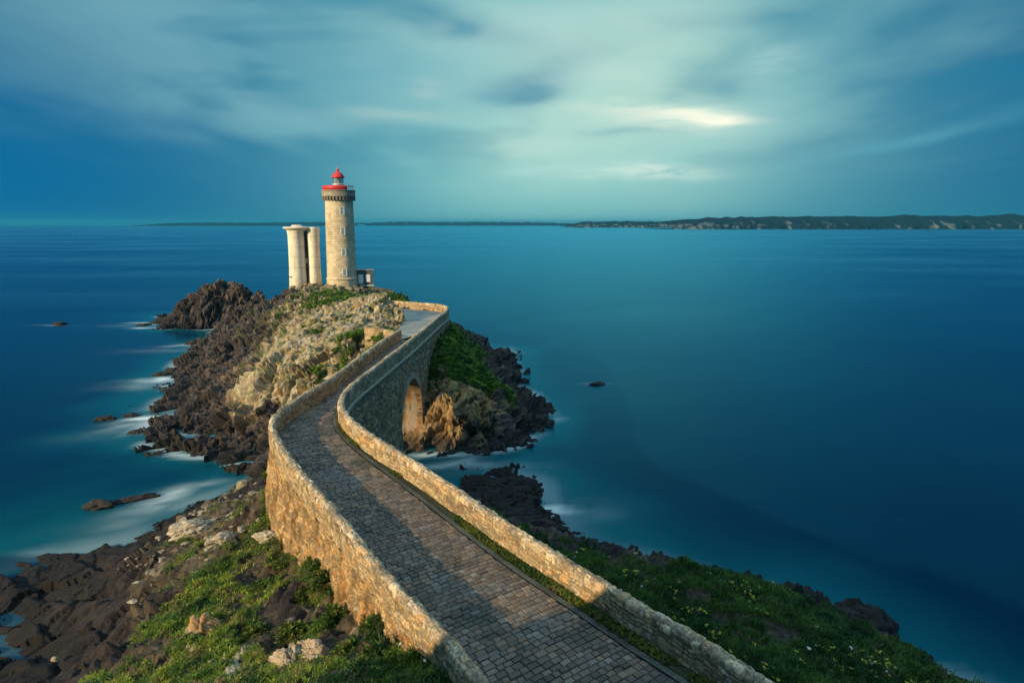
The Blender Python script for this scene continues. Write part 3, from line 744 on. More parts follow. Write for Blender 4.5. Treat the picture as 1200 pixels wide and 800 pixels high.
m, nt, N, L, bb = mat('lantern_glass'); bb.inputs['Base Color'].default_value = (.85,.9,.9,1); bb.inputs['Roughness'].default_value = .05; bb.inputs['Transmission Weight'].default_value = .9; bb.inputs['IOR'].default_value = 1.1
make('lantern_glass', V, F, m, t)
for k in range(10):
    a_ = 2*math.pi*k/10+.2
    box_obj('mullion', [(0.98*math.cos(a_), 0.98*math.sin(a_), 22.03, .08, .10, 1.25, a_)], M_METAL, t, 0)
V, F = lathe([(.0,21.45),(.4,21.5),(.52,21.8),(.52,22.2),(.4,22.5),(0,22.55)], 24); make('lens', V, F, M_WHITE, t)
V, F = lathe([(1.0,22.6),(1.28,22.62),(1.3,22.74),(1.2,22.95),(1.02,23.25),(.75,23.55),(.42,23.78),(.2,23.86),(.18,24.05),(.27,24.12),(.28,24.26),(.18,24.4),(.06,24.46),(0,24.48)], 40); dome = make('dome', V, F, M_RED, t)
V, F = lathe([(.05,24.44),(.05,25.5),(0,25.52)], 10); make('lightning_rod', V, F, M_METAL, dome)
for k, yy in enumerate((316, 293, 269, 246)):
    hz = (339.5-yy)*.175*.985+.0; rr = 2.98-(hz-2.8)*.0155
    e = bpy.data.objects.new('window', None); a_ = view+R(11)
    V, F = boxes([(0,-.36,0,.14,.14,1.5),(0,.36,0,.14,.14,1.5),(0,0,.70,.14,.6,.12),(0,0,-.70,.16,.86,.14),(0,0,.25,.10,.6,.07)])
    wd = make('window', V, F, M_WHITE, t, smooth=False); wd.location = ((rr+.0)*math.cos(a_), (rr+.0)*math.sin(a_), hz); wd.rotation_euler = (0, 0, a_)
    V, F = boxes([(-.01,0,0,.08,.6,1.3)]); make('pane', V, F, M_GLASS, wd, smooth=False)

# ------------------------------------------------------------------ white semaphore tower
SM = S(356, 332, d=139); SM[2] = 11.2
t = thing('signal_tower', 'pale concrete signal tower of two rounded shafts beside the lighthouse', 'tower', SM, view+math.pi/2)
# local x runs to the right as seen from the headland
sx = .1735
def px2x(p): return (p-356)*sx
M_CONC2 = attr_mat('streaked_concrete', .85, .2, (.85, 1.15), 2.5, .2, .02, 8)
def conc_lathe(name, prof, n, sx_, sy_, dx):
    pr = []
    for (r0, z0), (r1, z1) in zip(prof[:-1], prof[1:]):
        m_ = max(1, int(math.hypot(r1-r0, z1-z0)/.2))
        pr += [(r0+(r1-r0)*k/m_, z0+(z1-z0)*k/m_) for k in range(m_)]
    pr.append(prof[-1]); V, F = lathe(pr, n, sx=sx_, sy=sy_)
    st_ = fbm(V*np.array([2.2,2.2,.16])+dx, 4, 190); pt = fbm(V*.8+dx, 4, 191)
    C = np.array([.80,.70,.54])[None]*(1-.10*sstep(-.1,.6,pt))[:,None]
    C = lerp(C, np.array([.38,.32,.24])[None], (sstep(.2,.75,st_)*.55)[:,None])
    C = lerp(C, np.array([.33,.24,.15])[None], (sstep(2.2,-.5,V[:,2]+1.2*pt)*.6)[:,None])
    lift = np.abs(V[:,2]/2.05-np.round(V[:,2]/2.05)) < .055
    C = np.where(lift[:,None], C*.86, C)
    V[:,0] += dx; return make(name, V, F, M_CONC2, t, C)
conc_lathe('main_shaft', [(1.86,-3),(1.80,0),(1.64,4),(1.60,8),(1.62,10.6),(1.76,11.5)], 72, 1, 1.25, px2x(350.0))
conc_lathe('roof_slab', [(1.5,11.35),(1.75,11.5),(2.36,11.86),(2.42,12.06),(2.3,12.14),(1.0,12.2),(.9,12.5),(.4,12.55),(0,12.55)], 64, 1.14, 1.15, px2x(351.6))
conc_lathe('side_shaft', [(1.42,-3),(1.34,0),(1.20,4),(1.18,8),(1.26,11.4),(1.30,12.0),(1.2,12.05),(0,12.05)], 64, 1, 1.35, px2x(369.2))
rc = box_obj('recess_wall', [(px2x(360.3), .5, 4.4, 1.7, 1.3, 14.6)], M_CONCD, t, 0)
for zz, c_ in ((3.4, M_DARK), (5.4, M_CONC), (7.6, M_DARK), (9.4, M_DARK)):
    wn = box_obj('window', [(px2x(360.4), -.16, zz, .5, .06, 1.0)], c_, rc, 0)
box_obj('roof_link', [(px2x(361), .25, 11.93, 3.4, 2.9, .36)], M_CONC, t)
box_obj('ledge', [(px2x(344.5), -1.66, 2.3, 1.3, .14, .16, .12)], M_HUT, t)

# ------------------------------------------------------------------ keeper's hut
HT = S(428, 334, d=140.5); HT[2] = 11.4
t = thing('keepers_hut', 'low dark flat roofed hut built against the foot of the lighthouse', 'hut', HT, view+math.pi/2)
box_obj('wall', [(-.05, 1.6, .9, 3.5, 3.4, 4.4)], M_HUT, t)
box_obj('foundation', [(.1, 1.9, -3.2, 3.9, 3.9, 3.8)], flat_mat('shade_masonry', (.085,.08,.075), .9, .2, .35, 1.3), t)  # masonry coloured dark to paint in the shade below the hut
box_obj('roof', [(-.05, 1.6, 3.2, 3.8, 3.7, .18)], flat_mat('hut_roof', (.26,.28,.27), .8), t)
for x0, x1, z0, z1 in ((-1.25,-.42,.55,2.25),(.22,1.0,.85,2.2)):
    wn = box_obj('window', [((x0+x1)/2, -.13, (z0+z1)/2, x1-x0+.16, .08, z1-z0+.16)], M_WHITE, t, .01)
    box_obj('pane', [((x0+x1)/2, -.16, (z0+z1)/2, x1-x0, .06, z1-z0)], flat_mat('sky_reflection_pane', (.80,.84,.80), .25, .6, .1), wn, 0)  # pale colour paints the sky's reflection into the glass
box_obj('plinth_band', [(.0, -.22, .05, 3.6, .22, .18)], M_WHITE, t)
box_obj('steps', [(-1.1,-.9,-.6,1.2,1.0,.9),(-1.1,-1.6,-.95,1.2,.6,.5)], flat_mat('step_stone', (.3,.26,.2), .85), t)
c = S(413, 343, d=134)
wall_run('terrace_block', [(c[0]-1.3, c[1], 11.55), (c[0]+1.6, c[1]-.2, 11.5)], 2.6, 1.6, 'squat block of masonry below the hut at the lighthouse foot', (.42,.30,.19), 52)
c = S(455, 339, d=137)
wall_run('yard_wall', [(c[0]-3.4, c[1]+.6, 11.5), (c[0]+.6, c[1]+2, 10.7)], 3.2, .5, 'low dark wall running down from the hut to the terrace', (.2,.17,.13), 53)

# ------------------------------------------------------------------ rocks of their own
def rock_mesh(size, seed, sub=5, stretch=(1,1,1), rough=1.0):
    import bmesh
    bm = bmesh.new(); bmesh.ops.create_icosphere(bm, subdivisions=sub, radius=1)
    V = np.array([v.co[:] for v in bm.verts]); F = np.array([[v.index for v in f_.verts] for f_ in bm.faces]); bm.free()
    q = V*np.array([1,1,.8])*1.2+seed*13.7
    a, ga, ia = facets(q*1.0, seed, 1.0); b, gb, ib = facets(q*2.4, seed+1, 1.0); c, gc, ic = facets(q*5.2, seed+2, 1.)
    V = V*(1+rough*(.34*a+.15*b+.07*c+.05*fbm(q*4, 3, seed)-.10*np.exp(-gb*9)))[:,None]
    V = V*np.array(size)*np.array(stretch)
    return V, F, ib, ic, q
def rock(name, pos, size, label, cat, seed, dark, group=None, rz=0, sub=5, warm=0.0):
    V, F, ib, ic, q = rock_mesh(size, seed, sub)
    ca, sa = math.cos(rz), math.sin(rz); V = np.stack([V[:,0]*ca-V[:,1]*sa, V[:,0]*sa+V[:,1]*ca, V[:,2]], 1)
    t2 = fbm(q*2, 3, seed)
    D = np.array([.045,.037,.034])[None]*(.6+.8*ib[:,None]); Pl = lerp(np.array([.36,.29,.20])[None], np.array([.52,.46,.36])[None], sstep(.2,.8,ic+.5*t2)[:,None])
    Pl = lerp(Pl, np.array([.42,.20,.06])[None], (warm*sstep(.3,.8,V[:,2]/size[2]+.5*t2))[:,None])
    C = (D*(.45 if size[2] > 1.2 else .8)) if dark else Pl
    o = make(name, V, F, M_ROCK, cols=C); o.location = [float(x) for x in pos]
    return tag(o, label, cat, group)
# the islet off the far left, a small surveyed crag
IS = []
for px, py, d in [(212,352,163),(236,337,162),(258,329,161),(282,329,160),(300,340,158),(312,348,157),(240,360,158),(270,360,154),(215,372,160),(295,365,152),(190,374,163)]: IS.append(S(px, py, d=d))
for a_ in [(176,383),(196,387),(228,387),(252,386),(275,386),(300,384),(185,372)]: IS.append(S(*a_, z=-.2))
for p in [(-100,158,-4),(-96,170,-3),(-80,176,-1),(-66,178,-1),(-52,172,-1),(-48,160,-2),(-47,150,-3),(-92,150,-4),(-66,144,-4),(-80,148,-4)]: IS.append(np.array(p, float))
IS = np.array(IS); kd = dist(IS[:,:2], IS[:,:2]); wI = np.linalg.solve(np.block([[-kd, np.ones((len(IS),1))],[np.ones((1,len(IS))), np.zeros((1,1))]]), np.concatenate([IS[:,2],[0]]))
xs = np.arange(-102,-44,.24); ys = np.arange(140,182,.3); X, Y = np.meshgrid(xs, ys, indexing='ij'); xy = np.stack([X.ravel(), Y.ravel()], 1)
Z = -dist(xy, IS[:,:2])@wI[:-1]+wI[-1]; p0 = np.stack([xy[:,0], xy[:,1], Z], 1)
gx = np.gradient(Z.reshape(X.shape), .24, axis=0).ravel(); gy = np.gradient(Z.reshape(X.shape), .3, axis=1).ravel()
nm = np.stack([-gx,-gy,np.ones(len(gx))],1); nm /= np.linalg.norm(nm,axis=1)[:,None]
rel, ia, ib, ic = rock_relief(p0+50); P = p0+nm*(rel*1.25)[:,None]; t_ = fbm(p0*.5,3,201)
C = np.array([.055,.043,.04])[None]*(.6+.8*ib[:,None]); C = lerp(C, np.array([.14,.10,.065])[None], (sstep(.2,.6,t_+.3*(ic-.5)+.04*(Z-5)))[:,None]); C = lerp(C, np.array([.025,.022,.021])[None]*np.ones_like(C), sstep(1.6,.5,P[:,2])[:,None])
F = grid_faces(len(xs), len(ys)); F = F[(P[:,2] > -1.4)[F].any(1)]; used = np.unique(F); rm = np.full(len(P), -1); rm[used] = np.arange(len(used))
off = np.array([-74.,160.,0.])
o = make('islet', P[used]-off, rm[F], M_ROCK, cols=C[used], smooth=False); o.location = off
tag(o, 'large dark craggy islet rising from the sea beyond the lighthouse rock', 'rock')
for k, (px, py, sz, lb) in enumerate([
    ((70),380,(1.5,1.1,.6),'tiny lone dark rock far out in the open water'),
    (168,381,(1.6,1,.5),'low dark rock in the foam at the tip of the islet'),
    (226,403,(1.4,.9,.7),'dark rock awash in white foam between islet and lighthouse rock'),
    (188,439,(1.3,.8,.45),'flat dark rock at the foamy point halfway along the shore'),
    (154,487,(1.0,.5,.35),'small dark rock just off the lowest point of the lighthouse rock'),
    (124,491,(1.2,.7,.4),'low dark rock farthest off the foam streaked lower point'),
    (117,593,(1.15,.7,.5),'dark wet rock standing in misty foam off the near shore'),
    (157,585,(1.7,.45,.3),'long low reef beside the wet rock off the near shore'),
    (700,450,(1.2,.8,.3),'tiny rock barely breaking the open water beyond the arch'),
    (1008,738,(2.2,1.7,1.6),'dark rock at the foot of the flowery slope by deep water')]):
    p = S(px, py, z=0.05); rock('sea_rock', p, sz, lb, 'rock', 300+k*5, True, 'rocks standing in the sea', rz=.3 if px != 157 else .5, sub=4)
# pale boulders in the turf
for k, (px, py, d, sz, lb, wm) in enumerate([
    (239,746,30.2,(.85,.7,1.0),'orange topped pale boulder standing up from the green turf',.8),
    (226,759,29.2,(.28,.25,.3),'small white stone below the orange topped boulder',0),
    (214,779,28.0,(.22,.2,.2),'white stone lying alone among low plants near the dark slabs',0),
    (234,780,27.8,(.28,.22,.2),'white stone beside the mottled slab in the turf',0),
    (248,783,27.6,(.6,.45,.4),'rough mottled boulder half sunk in the turf',.2),
    (285,771,27.5,(.75,.4,.38),'flat pale rock on the brow above the mottled slab',.1),
    (275,789,26.6,(1.15,.55,.4),'long mottled pale slab lying in the green turf',.15),
    (338,783,25.9,(.75,.5,.95),'large wedge shaped pale rock with its flat face in the sun',.2),
    (368,767,25.9,(.75,.42,.65),'pale pointed rock leaning beside the large wedge shaped rock',.2),
    (312,627,39.0,(.8,.4,.3),'pale flat stone at the foot of the retaining wall',0),
    (64,770,36.5,(.16,.12,.12),'tiny white stone on the bare dark slab',0),
    (225,617,44,(1.3,.8,.5),'mottled pale rock in the scree above the shore block',.1),
    (262,630,41,(.9,.5,.4),'angular pale stone in the turf near the wall corner',.1)]):
    p = S(px, py, d=d); rock('boulder', p-np.array([0,0,.1]), sz, lb, 'boulder', 400+k*5, False, 'pale boulders in the turf', rz=.5+.3*k, sub=5, warm=wm)

# loose pale scree on the shore brow, too many to count
rs = np.random.default_rng(77); V0, F0, ib0, ic0, _ = rock_mesh((1,1,.6), 55, 2)
Pm, nr_, vm_, hf_, xy_, ins_ = T1
wgt = np.exp(-((xy_[:,0]+22)/6.5)**2-((xy_[:,1]-44)/6.0)**2)*(Pm[:,2] > 2.5)*(xy_[:,0] > -26)*(~ins_)*np.clip(fbm(Pm*.5,2,620)+.3,0,1)
ii = rs.choice(len(xy_), 300, p=wgt/wgt.sum()); Vs, Fs, Cs = [], [], []
for k, i in enumerate(ii):
    s_ = .05+.22*rs.random()**2*(1.6 if rs.random() < .12 else 1); a_ = rs.uniform(0, 6.28); ca, sa = math.cos(a_), math.sin(a_)
    v = V0*np.array([1.3, .8, .8])*s_; v = np.stack([v[:,0]*ca-v[:,1]*sa, v[:,0]*sa+v[:,1]*ca, v[:,2]], 1)
    Vs.append(v+Pm[i]); Fs.append(F0+k*len(V0)); Cs.append(np.tile(np.array([.34,.28,.20])*rs.uniform(.5,1.3), (len(V0),1)))
o = make('scree', np.concatenate(Vs), np.concatenate(Fs), M_ROCK, cols=np.concatenate(Cs), smooth=False); kind(o, 'stuff'); o['label'] = 'loose pale stones on the brow above the near shore'

# ------------------------------------------------------------------ plants
def leaves(P, N_, size, cols, blades=4, up=.55, width=.22, spread=1.0, seed=1):
    """each point gets a few narrow bent leaves; returns verts, faces, colours"""
    r = np.random.default_rng(seed); n = len(P)
    P = np.repeat(P, blades, 0); N_ = np.repeat(N_, blades, 0); size = np.repeat(size, blades); cols = np.repeat(cols, blades, 0)
    m_ = len(P)
    a_ = r.uniform(0, 2*np.pi, m_); hd = np.stack([np.cos(a_), np.sin(a_), np.zeros(m_)], 1)
    d_ = N_*up+hd*r.uniform(.2, 1, m_)[:,None]*spread+np.array([0,0,.35]); d_ /= np.linalg.norm(d_, axis=1)[:,None]
    sd = np.cross(d_, np.array([0,0,1.])+.3*r.normal(size=(m_,3))); sd /= np.linalg.norm(sd, axis=1)[:,None]+1e-6
    L_ = (size*r.uniform(.6, 1.3, m_))[:,None]; Wd = L_*width
    base = P+r.normal(0, .25, (m_,3))*size[:,None]*np.array([1,1,.15])
    m1 = base+d_*L_*.5; tip = base+d_*L_*.95+hd*L_*.25-np.array([0,0,.12])*L_
    V = np.stack([base-sd*Wd*.35, base+sd*Wd*.35, m1+sd*Wd*.6, m1-sd*Wd*.6, tip+sd*Wd*.12, tip-sd*Wd*.12], 1)
    b = np.arange(m_)[:,None]*6
    F = np.concatenate([b+np.array([[0,1,2,3]]), b+np.array([[3,2,4,5]])])
    c = cols*r.uniform(.7, 1.35, (m_,1))
    return V.reshape(-1,3), F, np.repeat(c, 6, 0)
def veg_points(T, n, box, seed, mask_pow=1.0, half_ok=.08):
    Pm, nr, vm, hf, xy, ins = T; r = np.random.default_rng(seed)
    dv = np.zeros(len(xy))
    wgt = (vm**mask_pow+half_ok*hf)*(~ins)*(Pm[:,2] > 1.8)
    x0, x1, y0, y1 = box; wgt *= (xy[:,0] > x0)&(xy[:,0] < x1)&(xy[:,1] > y0)&(xy[:,1] < y1)
    # grid cells differ in size: weigh by cell area
    i = r.choice(len(xy), n, p=wgt/wgt.sum())
    return Pm[i]+np.stack([r.uniform(-.1,.1,n), r.uniform(-.1,.1,n), np.zeros(n)], 1), nr[i], vm[i]
def greens(P, seed, dry=.25):
    a_ = fbm(P*.45, 3, seed); b_ = fbm(P*1.7, 2, seed+1)
    C = lerp(np.array([.040,.080,.012])[None], np.array([.135,.165,.022])[None], sstep(-.45,.5,a_+.4*b_)[:,None])
    C = lerp(C, np.array([.17,.125,.055])[None], (sstep(.62-dry,1.0-dry,b_+.6*fbm(P*.8,2,seed+2)))[:,None])
    C = lerp(C, np.array([.02,.055,.018])[None], sstep(.15,.55,fbm(P*.9,2,seed+3))[:,None]*.8)
    return C
P, Nn, vm = veg_points(T1, 95000, (-34,-1,16,56), 21, 1.0, .05)
hb = len(P)*6//10
V, F, C = leaves(P[:hb], Nn[:hb], .06+.13*np.random.default_rng(3).random(hb)**2, greens(P[:hb], 500)*2.2, 4, .7, .28, 1.0, 31)
dry = fbm(P[hb:]*.6, 3, 505)
gc = lerp(greens(P[hb:], 500)*2.0, np.array([.24,.19,.085])[None], (sstep(.0,.5,dry)*.8)[:,None])
V2, F2, C2 = leaves(P[hb:], Nn[hb:], .12+.16*np.random.default_rng(6).random(len(P)-hb)**2, gc, 4, 1.2, .09, .8, 37)
V, F, C = np.concatenate([V, V2]), np.concatenate([F, F2+len(V)]), np.concatenate([C, C2])
o = make('turf', V, F, M_LEAF, cols=C); kind(o, 'stuff'); o['label'] = 'green turf and low creeping plants on the sunlit side of the wall'
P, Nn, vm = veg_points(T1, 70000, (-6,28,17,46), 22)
V, F, C = leaves(P, Nn, .12+.22*np.random.default_rng(4).random(len(P))**2, greens(P, 520, .12)*np.array([.55,.85,.8]), 4, 1.1, .11, .8, 32)  # greens lowered to put the slope's shade into the leaf colour
o = make('slope_grass', V, F, M_LEAF, cols=C); kind(o, 'stuff'); o['label'] = 'grass and flowering plants, coloured darker for shade, on the slope beyond the wall'
i = np.random.default_rng(9).choice(len(P), 1500); sel = P[i]; keepf = fbm(sel*.35,2,540) > .12; sel = sel[keepf]
V, F, C = leaves(sel+np.array([0,0,.16]), np.tile([[0,0,1.]], (len(sel),1)), np.full(len(sel), .11), np.tile([[.5,.46,.06]], (len(sel),1)), 4, .5, .6, 1.2, 33)
sel2 = P[np.random.default_rng(10).choice(len(P), 60)]
V2, F2, C2 = leaves(sel2+np.array([0,0,.2]), np.tile([[0,0,1.]], (len(sel2),1)), np.full(len(sel2), .09), np.tile([[.7,.7,.66]], (len(sel2),1)), 4, .4, .7, 1.2, 34)
o = make('wildflowers', np.concatenate([V,V2]), np.concatenate([F,F2+len(V)]), M_LEAF, cols=np.concatenate([C,C2])); kind(o, 'stuff'); o['label'] = 'yellow and white wildflowers on the shaded slope'
P, Nn, vm = veg_points(T2, 30000, (-60,12,60,140), 23, 1.0, .05)
V, F, C = leaves(P, Nn, .2+.2*np.random.default_rng(5).random(len(P)), greens(P, 560, .15)*np.array([1.3,1.75,1.35]), 4, .7, .3, .9, 35)
o = make('island_grass', V, F, M_LEAF, cols=C); kind(o, 'stuff'); o['label'] = 'grass on the lighthouse rock and on the slope beside the arch'
# weeds in the verge by the right parapet
r9 = np.random.default_rng(12); q = []
for _ in range(2600):
    s_ = r9.uniform(0, 34); i = int(np.argmin(np.abs(ms-s_)))
    if perlin(np.array([[s_*.5, 0, 3.]]), 7)[0]+ (0.5 if s_ < 15 else (.3 if 26 < s_ < 31 else -.25)) < .05: continue
    u = wid[i]-VERGE[i]*r9.random()-.02; p = road_l[i]+(road_r[i]-road_l[i])*u/wid[i]; q.append((p[0], p[1], road_z[i]+.06))
q = np.array(q); V, F, C = leaves(q, np.tile([[0,0,1.]], (len(q),1)), np.full(len(q), .15), greens(q, 580, .05), 4, .6, .25, 1.0, 36)
o = make('verge_weeds', V, F, M_LEAF, cols=C); kind(o, 'stuff'); o['label'] = 'weeds along the foot of the right parapet'
# single shrubs at the wall foot and on the turf
def shrub(px, py, d, rx, h, label, seed, tint=(1,1,1)):
    p = S(px, py, d=d); r = np.random.default_rng(seed)
    n = int(420*max(rx*h, .25)/.6)
    v = r.normal(size=(n,3)); v /= np.linalg.norm(v,axis=1)[:,None]; v[:,2] = np.abs(v[:,2])
    lum = 1+.35*fbm(v*1.8+seed, 3, seed); rad = (r.random(n)**.4)*lum
    pts = v*rad[:,None]*np.array([rx, rx, h])
    c = greens(pts*2+seed*3.1, 600, .05)*np.array(tint)*1.15
    V, F, C = leaves(pts, v, .10+.09*r.random(n), c, 5, .9, .45, .9, seed+1)
    t = thing('shrub', label, 'shrub', p, group='shrubs by the wall and on the turf')
    make('foliage', V, F, M_LEAF, t, C)
    # short woody stems
    V, F = [], []
    for k in range(5):
        a_ = r.uniform(0, 6.28); n0 = len(V); tx, ty = .5*rx*math.cos(a_), .5*rx*math.sin(a_)
        for (x, y, z, rr) in ((0,0,-.15,.03),(tx*.5,ty*.5,h*.35,.022),(tx,ty,h*.75,.01)):
            for j in range(5): V.append((x+rr*math.cos(j*1.2566), y+rr*math.sin(j*1.2566), z))
        for lv in range(2):
            for j in range(5): F.append([n0+lv*5+j, n0+lv*5+(j+1)%5, n0+lv*5+5+(j+1)%5, n0+lv*5+5+j])
    make('stem', V, F, flat_mat('twig', (.08,.055,.035), .9), t)
for k, a_ in enumerate([
    (374,668,32.2,.28,.42,'little round bush sprouting high on the retaining wall foot'),
    (380,690,31.0,.36,.8,'upright dark bush against the retaining wall below the little round one'),
    (392,728,28.6,.42,.7,'bright green bush at the wall foot below the upright dark one'),
    (318,560,43.5,.5,.6,'bush clinging high to the corner of the retaining wall'),
    (412,768,25.4,.6,.6,'broad bush low beside the wall near the pale pointed rock'),
    (440,775,24.4,.5,.55,'dark leafy bush at the wall foot, nearest the road end'),
    (385,790,24.6,.55,.5,'yellowish bush in front of the pale pointed rock'),
    (345,745,28.2,.7,.5,'spreading bush above the large wedge shaped rock'),
    (300,745,29.2,.7,.4,'low dark bush beside the orange topped boulder'),
    (345,660,36.0,.9,.45,'broad leafy bush on the turf below the wall corner'),
    (362,700,32,.8,.45,'wide green bush between the path and the retaining wall'),
    (310,690,34,.6,.35,'small green bush at the edge of the bare earth path')]):
    shrub(*a_, 700+k*3, (1.25,1.1,.7) if k == 6 else (1,1,1))

# ------------------------------------------------------------------ sea
def span(a, b, step, far, ratio=1.35):
    core = list(np.arange(a, b, step)); up = []; s_, x = step, b
    while x < far: up.append(x); s_ *= ratio; x += s_
    dn = []; s_, x = step, a-step
    while x > -far: dn.append(x); s_ *= ratio; x -= s_
    return np.array(dn[::-1]+core+up)
xs = span(-115, 70, .9, 26000); ys = span(-5, 190, .9, 26000)
X, Y = np.meshgrid(xs, ys, indexing='ij'); xy = np.stack([X.ravel(), Y.ravel()], 1)
near = (xy[:,0] > -115)&(xy[:,0] < 70)&(xy[:,1] > -5)&(xy[:,1] < 190)
bed = np.full(len(xy), -9.0); bed[near] = np.maximum(ground(xy[near]), -dist(xy[near], IS[:,:2])@wI[:-1]+wI[-1])
p3 = np.stack([xy[:,0], xy[:,1], xy[:,0]*0], 1); pn = np.where(near[:,None], p3, 0)
pool = (xy[:,0] < -25)&(xy[:,1] < 46.5)
shallow = sstep(-3.6,-.4,bed+.9*fbm(pn*.08,3,800))
foam = np.zeros(len(xy)); fw1 = 1.6*fbm(pn*.16,3,820); fw2 = 1.0*fbm(pn*.16+50,3,821)
def streak(px, py, lx, ly, ang, amt):
    c = S(px, py, z=0)[:2]; dx, dy = xy[:,0]-c[0]+fw1, xy[:,1]-c[1]+fw2; ca, sa = math.cos(R(ang)), math.sin(R(ang))
    u, v = (dx*ca+dy*sa)/lx, (-dx*sa+dy*ca)/ly
    foam[:] = np.maximum(foam, min(amt*1.25, 1)*np.exp(-(u*u+v*v)))
for a_ in [(167,378,3.4,1.1,15,.6),(172,384,4,.9,10,.65),(162,381,6,1.8,10,.14),(226,403,2.4,.9,5,.95),(219,405,3.8,1.2,6,.55),(208,410,8,2.4,8,.14),(191,443,2.4,1.0,12,.95),(184,446,3.5,1.4,12,.6),(174,451,5,2.4,12,.2),(196,477,2.4,1.0,30,.95),(182,488,4,1.1,34,.8),(168,497,3.8,1.5,30,.35),(150,505,5,2.2,25,.12),(206,578,1.8,.9,35,.75),(195,586,2.2,1.1,38,.5),(181,597,3,1.7,35,.32),(168,610,4,1.8,25,.16),(226,570,2.4,.8,25,.42),(664,597,1.3,.7,5,.75),(655,600,3.4,2.0,10,.22),(525,543,2.4,.9,20,.7),(552,546,2.4,.8,5,.3),(580,548,4,1.5,5,.14),(700,450,3,.5,0,.12),(60,381,4,.5,0,.25)]: streak(*a_)
wash = sstep(-.9,.1,bed)*sstep(.9,.1,bed)*sstep(.15,.75,.5+fbm(pn*.12,3,811))*.58*np.where(pool, .1, np.where(xy[:,1] < channel(xy[:,0]), .38, 1))
foam = np.clip(np.maximum(foam*(.75+.8*fbm(pn*np.array([.22,.38,1]),4,810)), wash), 0, 1)
m, nt, N, L, b = mat('sea_water')
fa = N.new('ShaderNodeAttribute'); fa.attribute_name = 'foam'; sa_ = N.new('ShaderNodeAttribute'); sa_.attribute_name = 'shallow'
pn_ = noise_node(N, L, .03, 5, .6)
deep0 = ramp(N, L, pn_.outputs['Fac'], [(.35, (.001,.017,.042)), (.65, (.0012,.026,.058))])
deep = mixc(N, L, deep0.outputs['Color'], (.004,.095,.115), sa_.outputs['Fac'], 'MIX')
L.new(mixc(N, L, deep, (.80,.86,.82), fa.outputs['Fac'], 'MIX'), b.inputs['Base Color'])
b.inputs['IOR'].default_value = 1.33; b.inputs['Specular IOR Level'].default_value = .42; b.inputs['Specular Tint'].default_value = (.42,.80,1,1)
n = noise_node(N, L, .012, 5, .6); mp = N.new('ShaderNodeMapping'); mp.inputs['Scale'].default_value = (.35,1,1); g_ = N.new('ShaderNodeTexCoord'); L.new(g_.outputs['Object'], mp.inputs[0]); L.new(mp.outputs[0], n.inputs['Vector'])
rr = N.new('ShaderNodeMapRange'); rr.inputs['From Min'].default_value = .3; rr.inputs['From Max'].default_value = .7; rr.inputs['To Min'].default_value = .15; rr.inputs['To Max'].default_value = .33
L.new(n.outputs['Fac'], rr.inputs['Value'])
rm_ = N.new('ShaderNodeMix'); rm_.data_type = 'FLOAT'; L.new(fa.outputs['Fac'], rm_.inputs[0]); L.new(rr.outputs[0], rm_.inputs[2]); rm_.inputs[3].default_value = .9
L.new(rm_.outputs[0], b.inputs['Roughness'])
n2 = noise_node(N, L, .25, 4, .6, mp.outputs[0]); bump(N, L, n2.outputs['Fac'], b, .04, .5)
b.inputs['Specular IOR Level'].default_value = 0
gl = N.new('ShaderNodeBsdfGlossy'); gl.inputs['Color'].default_value = (.13,.54,.75,1); L.new(rm_.outputs[0], gl.inputs['Roughness'])
fr_ = N.new('ShaderNodeFresnel'); fr_.inputs['IOR'].default_value = 1.33
inv = N.new('ShaderNodeMath'); inv.operation = 'SUBTRACT'; inv.inputs[0].default_value = 1; L.new(fa.outputs['Fac'], inv.inputs[1])
fm = N.new('ShaderNodeMath'); fm.operation = 'MULTIPLY'; L.new(fr_.outputs[0], fm.inputs[0]); L.new(inv.outputs[0], fm.inputs[1])
ms2 = N.new('ShaderNodeMixShader'); L.new(fm.outputs[0], ms2.inputs[0]); L.new(b.outputs[0], ms2.inputs[1]); L.new(gl.outputs[0], ms2.inputs[2])
L.new(ms2.outputs[0], N['Material Output'].inputs['Surface'])
sea = make('sea_water', p3, grid_faces(len(xs), len(ys)), m, attrs={'foam': foam, 'shallow': shallow*near*np.where(pool, .35, 1)}); kind(sea, 'structure')

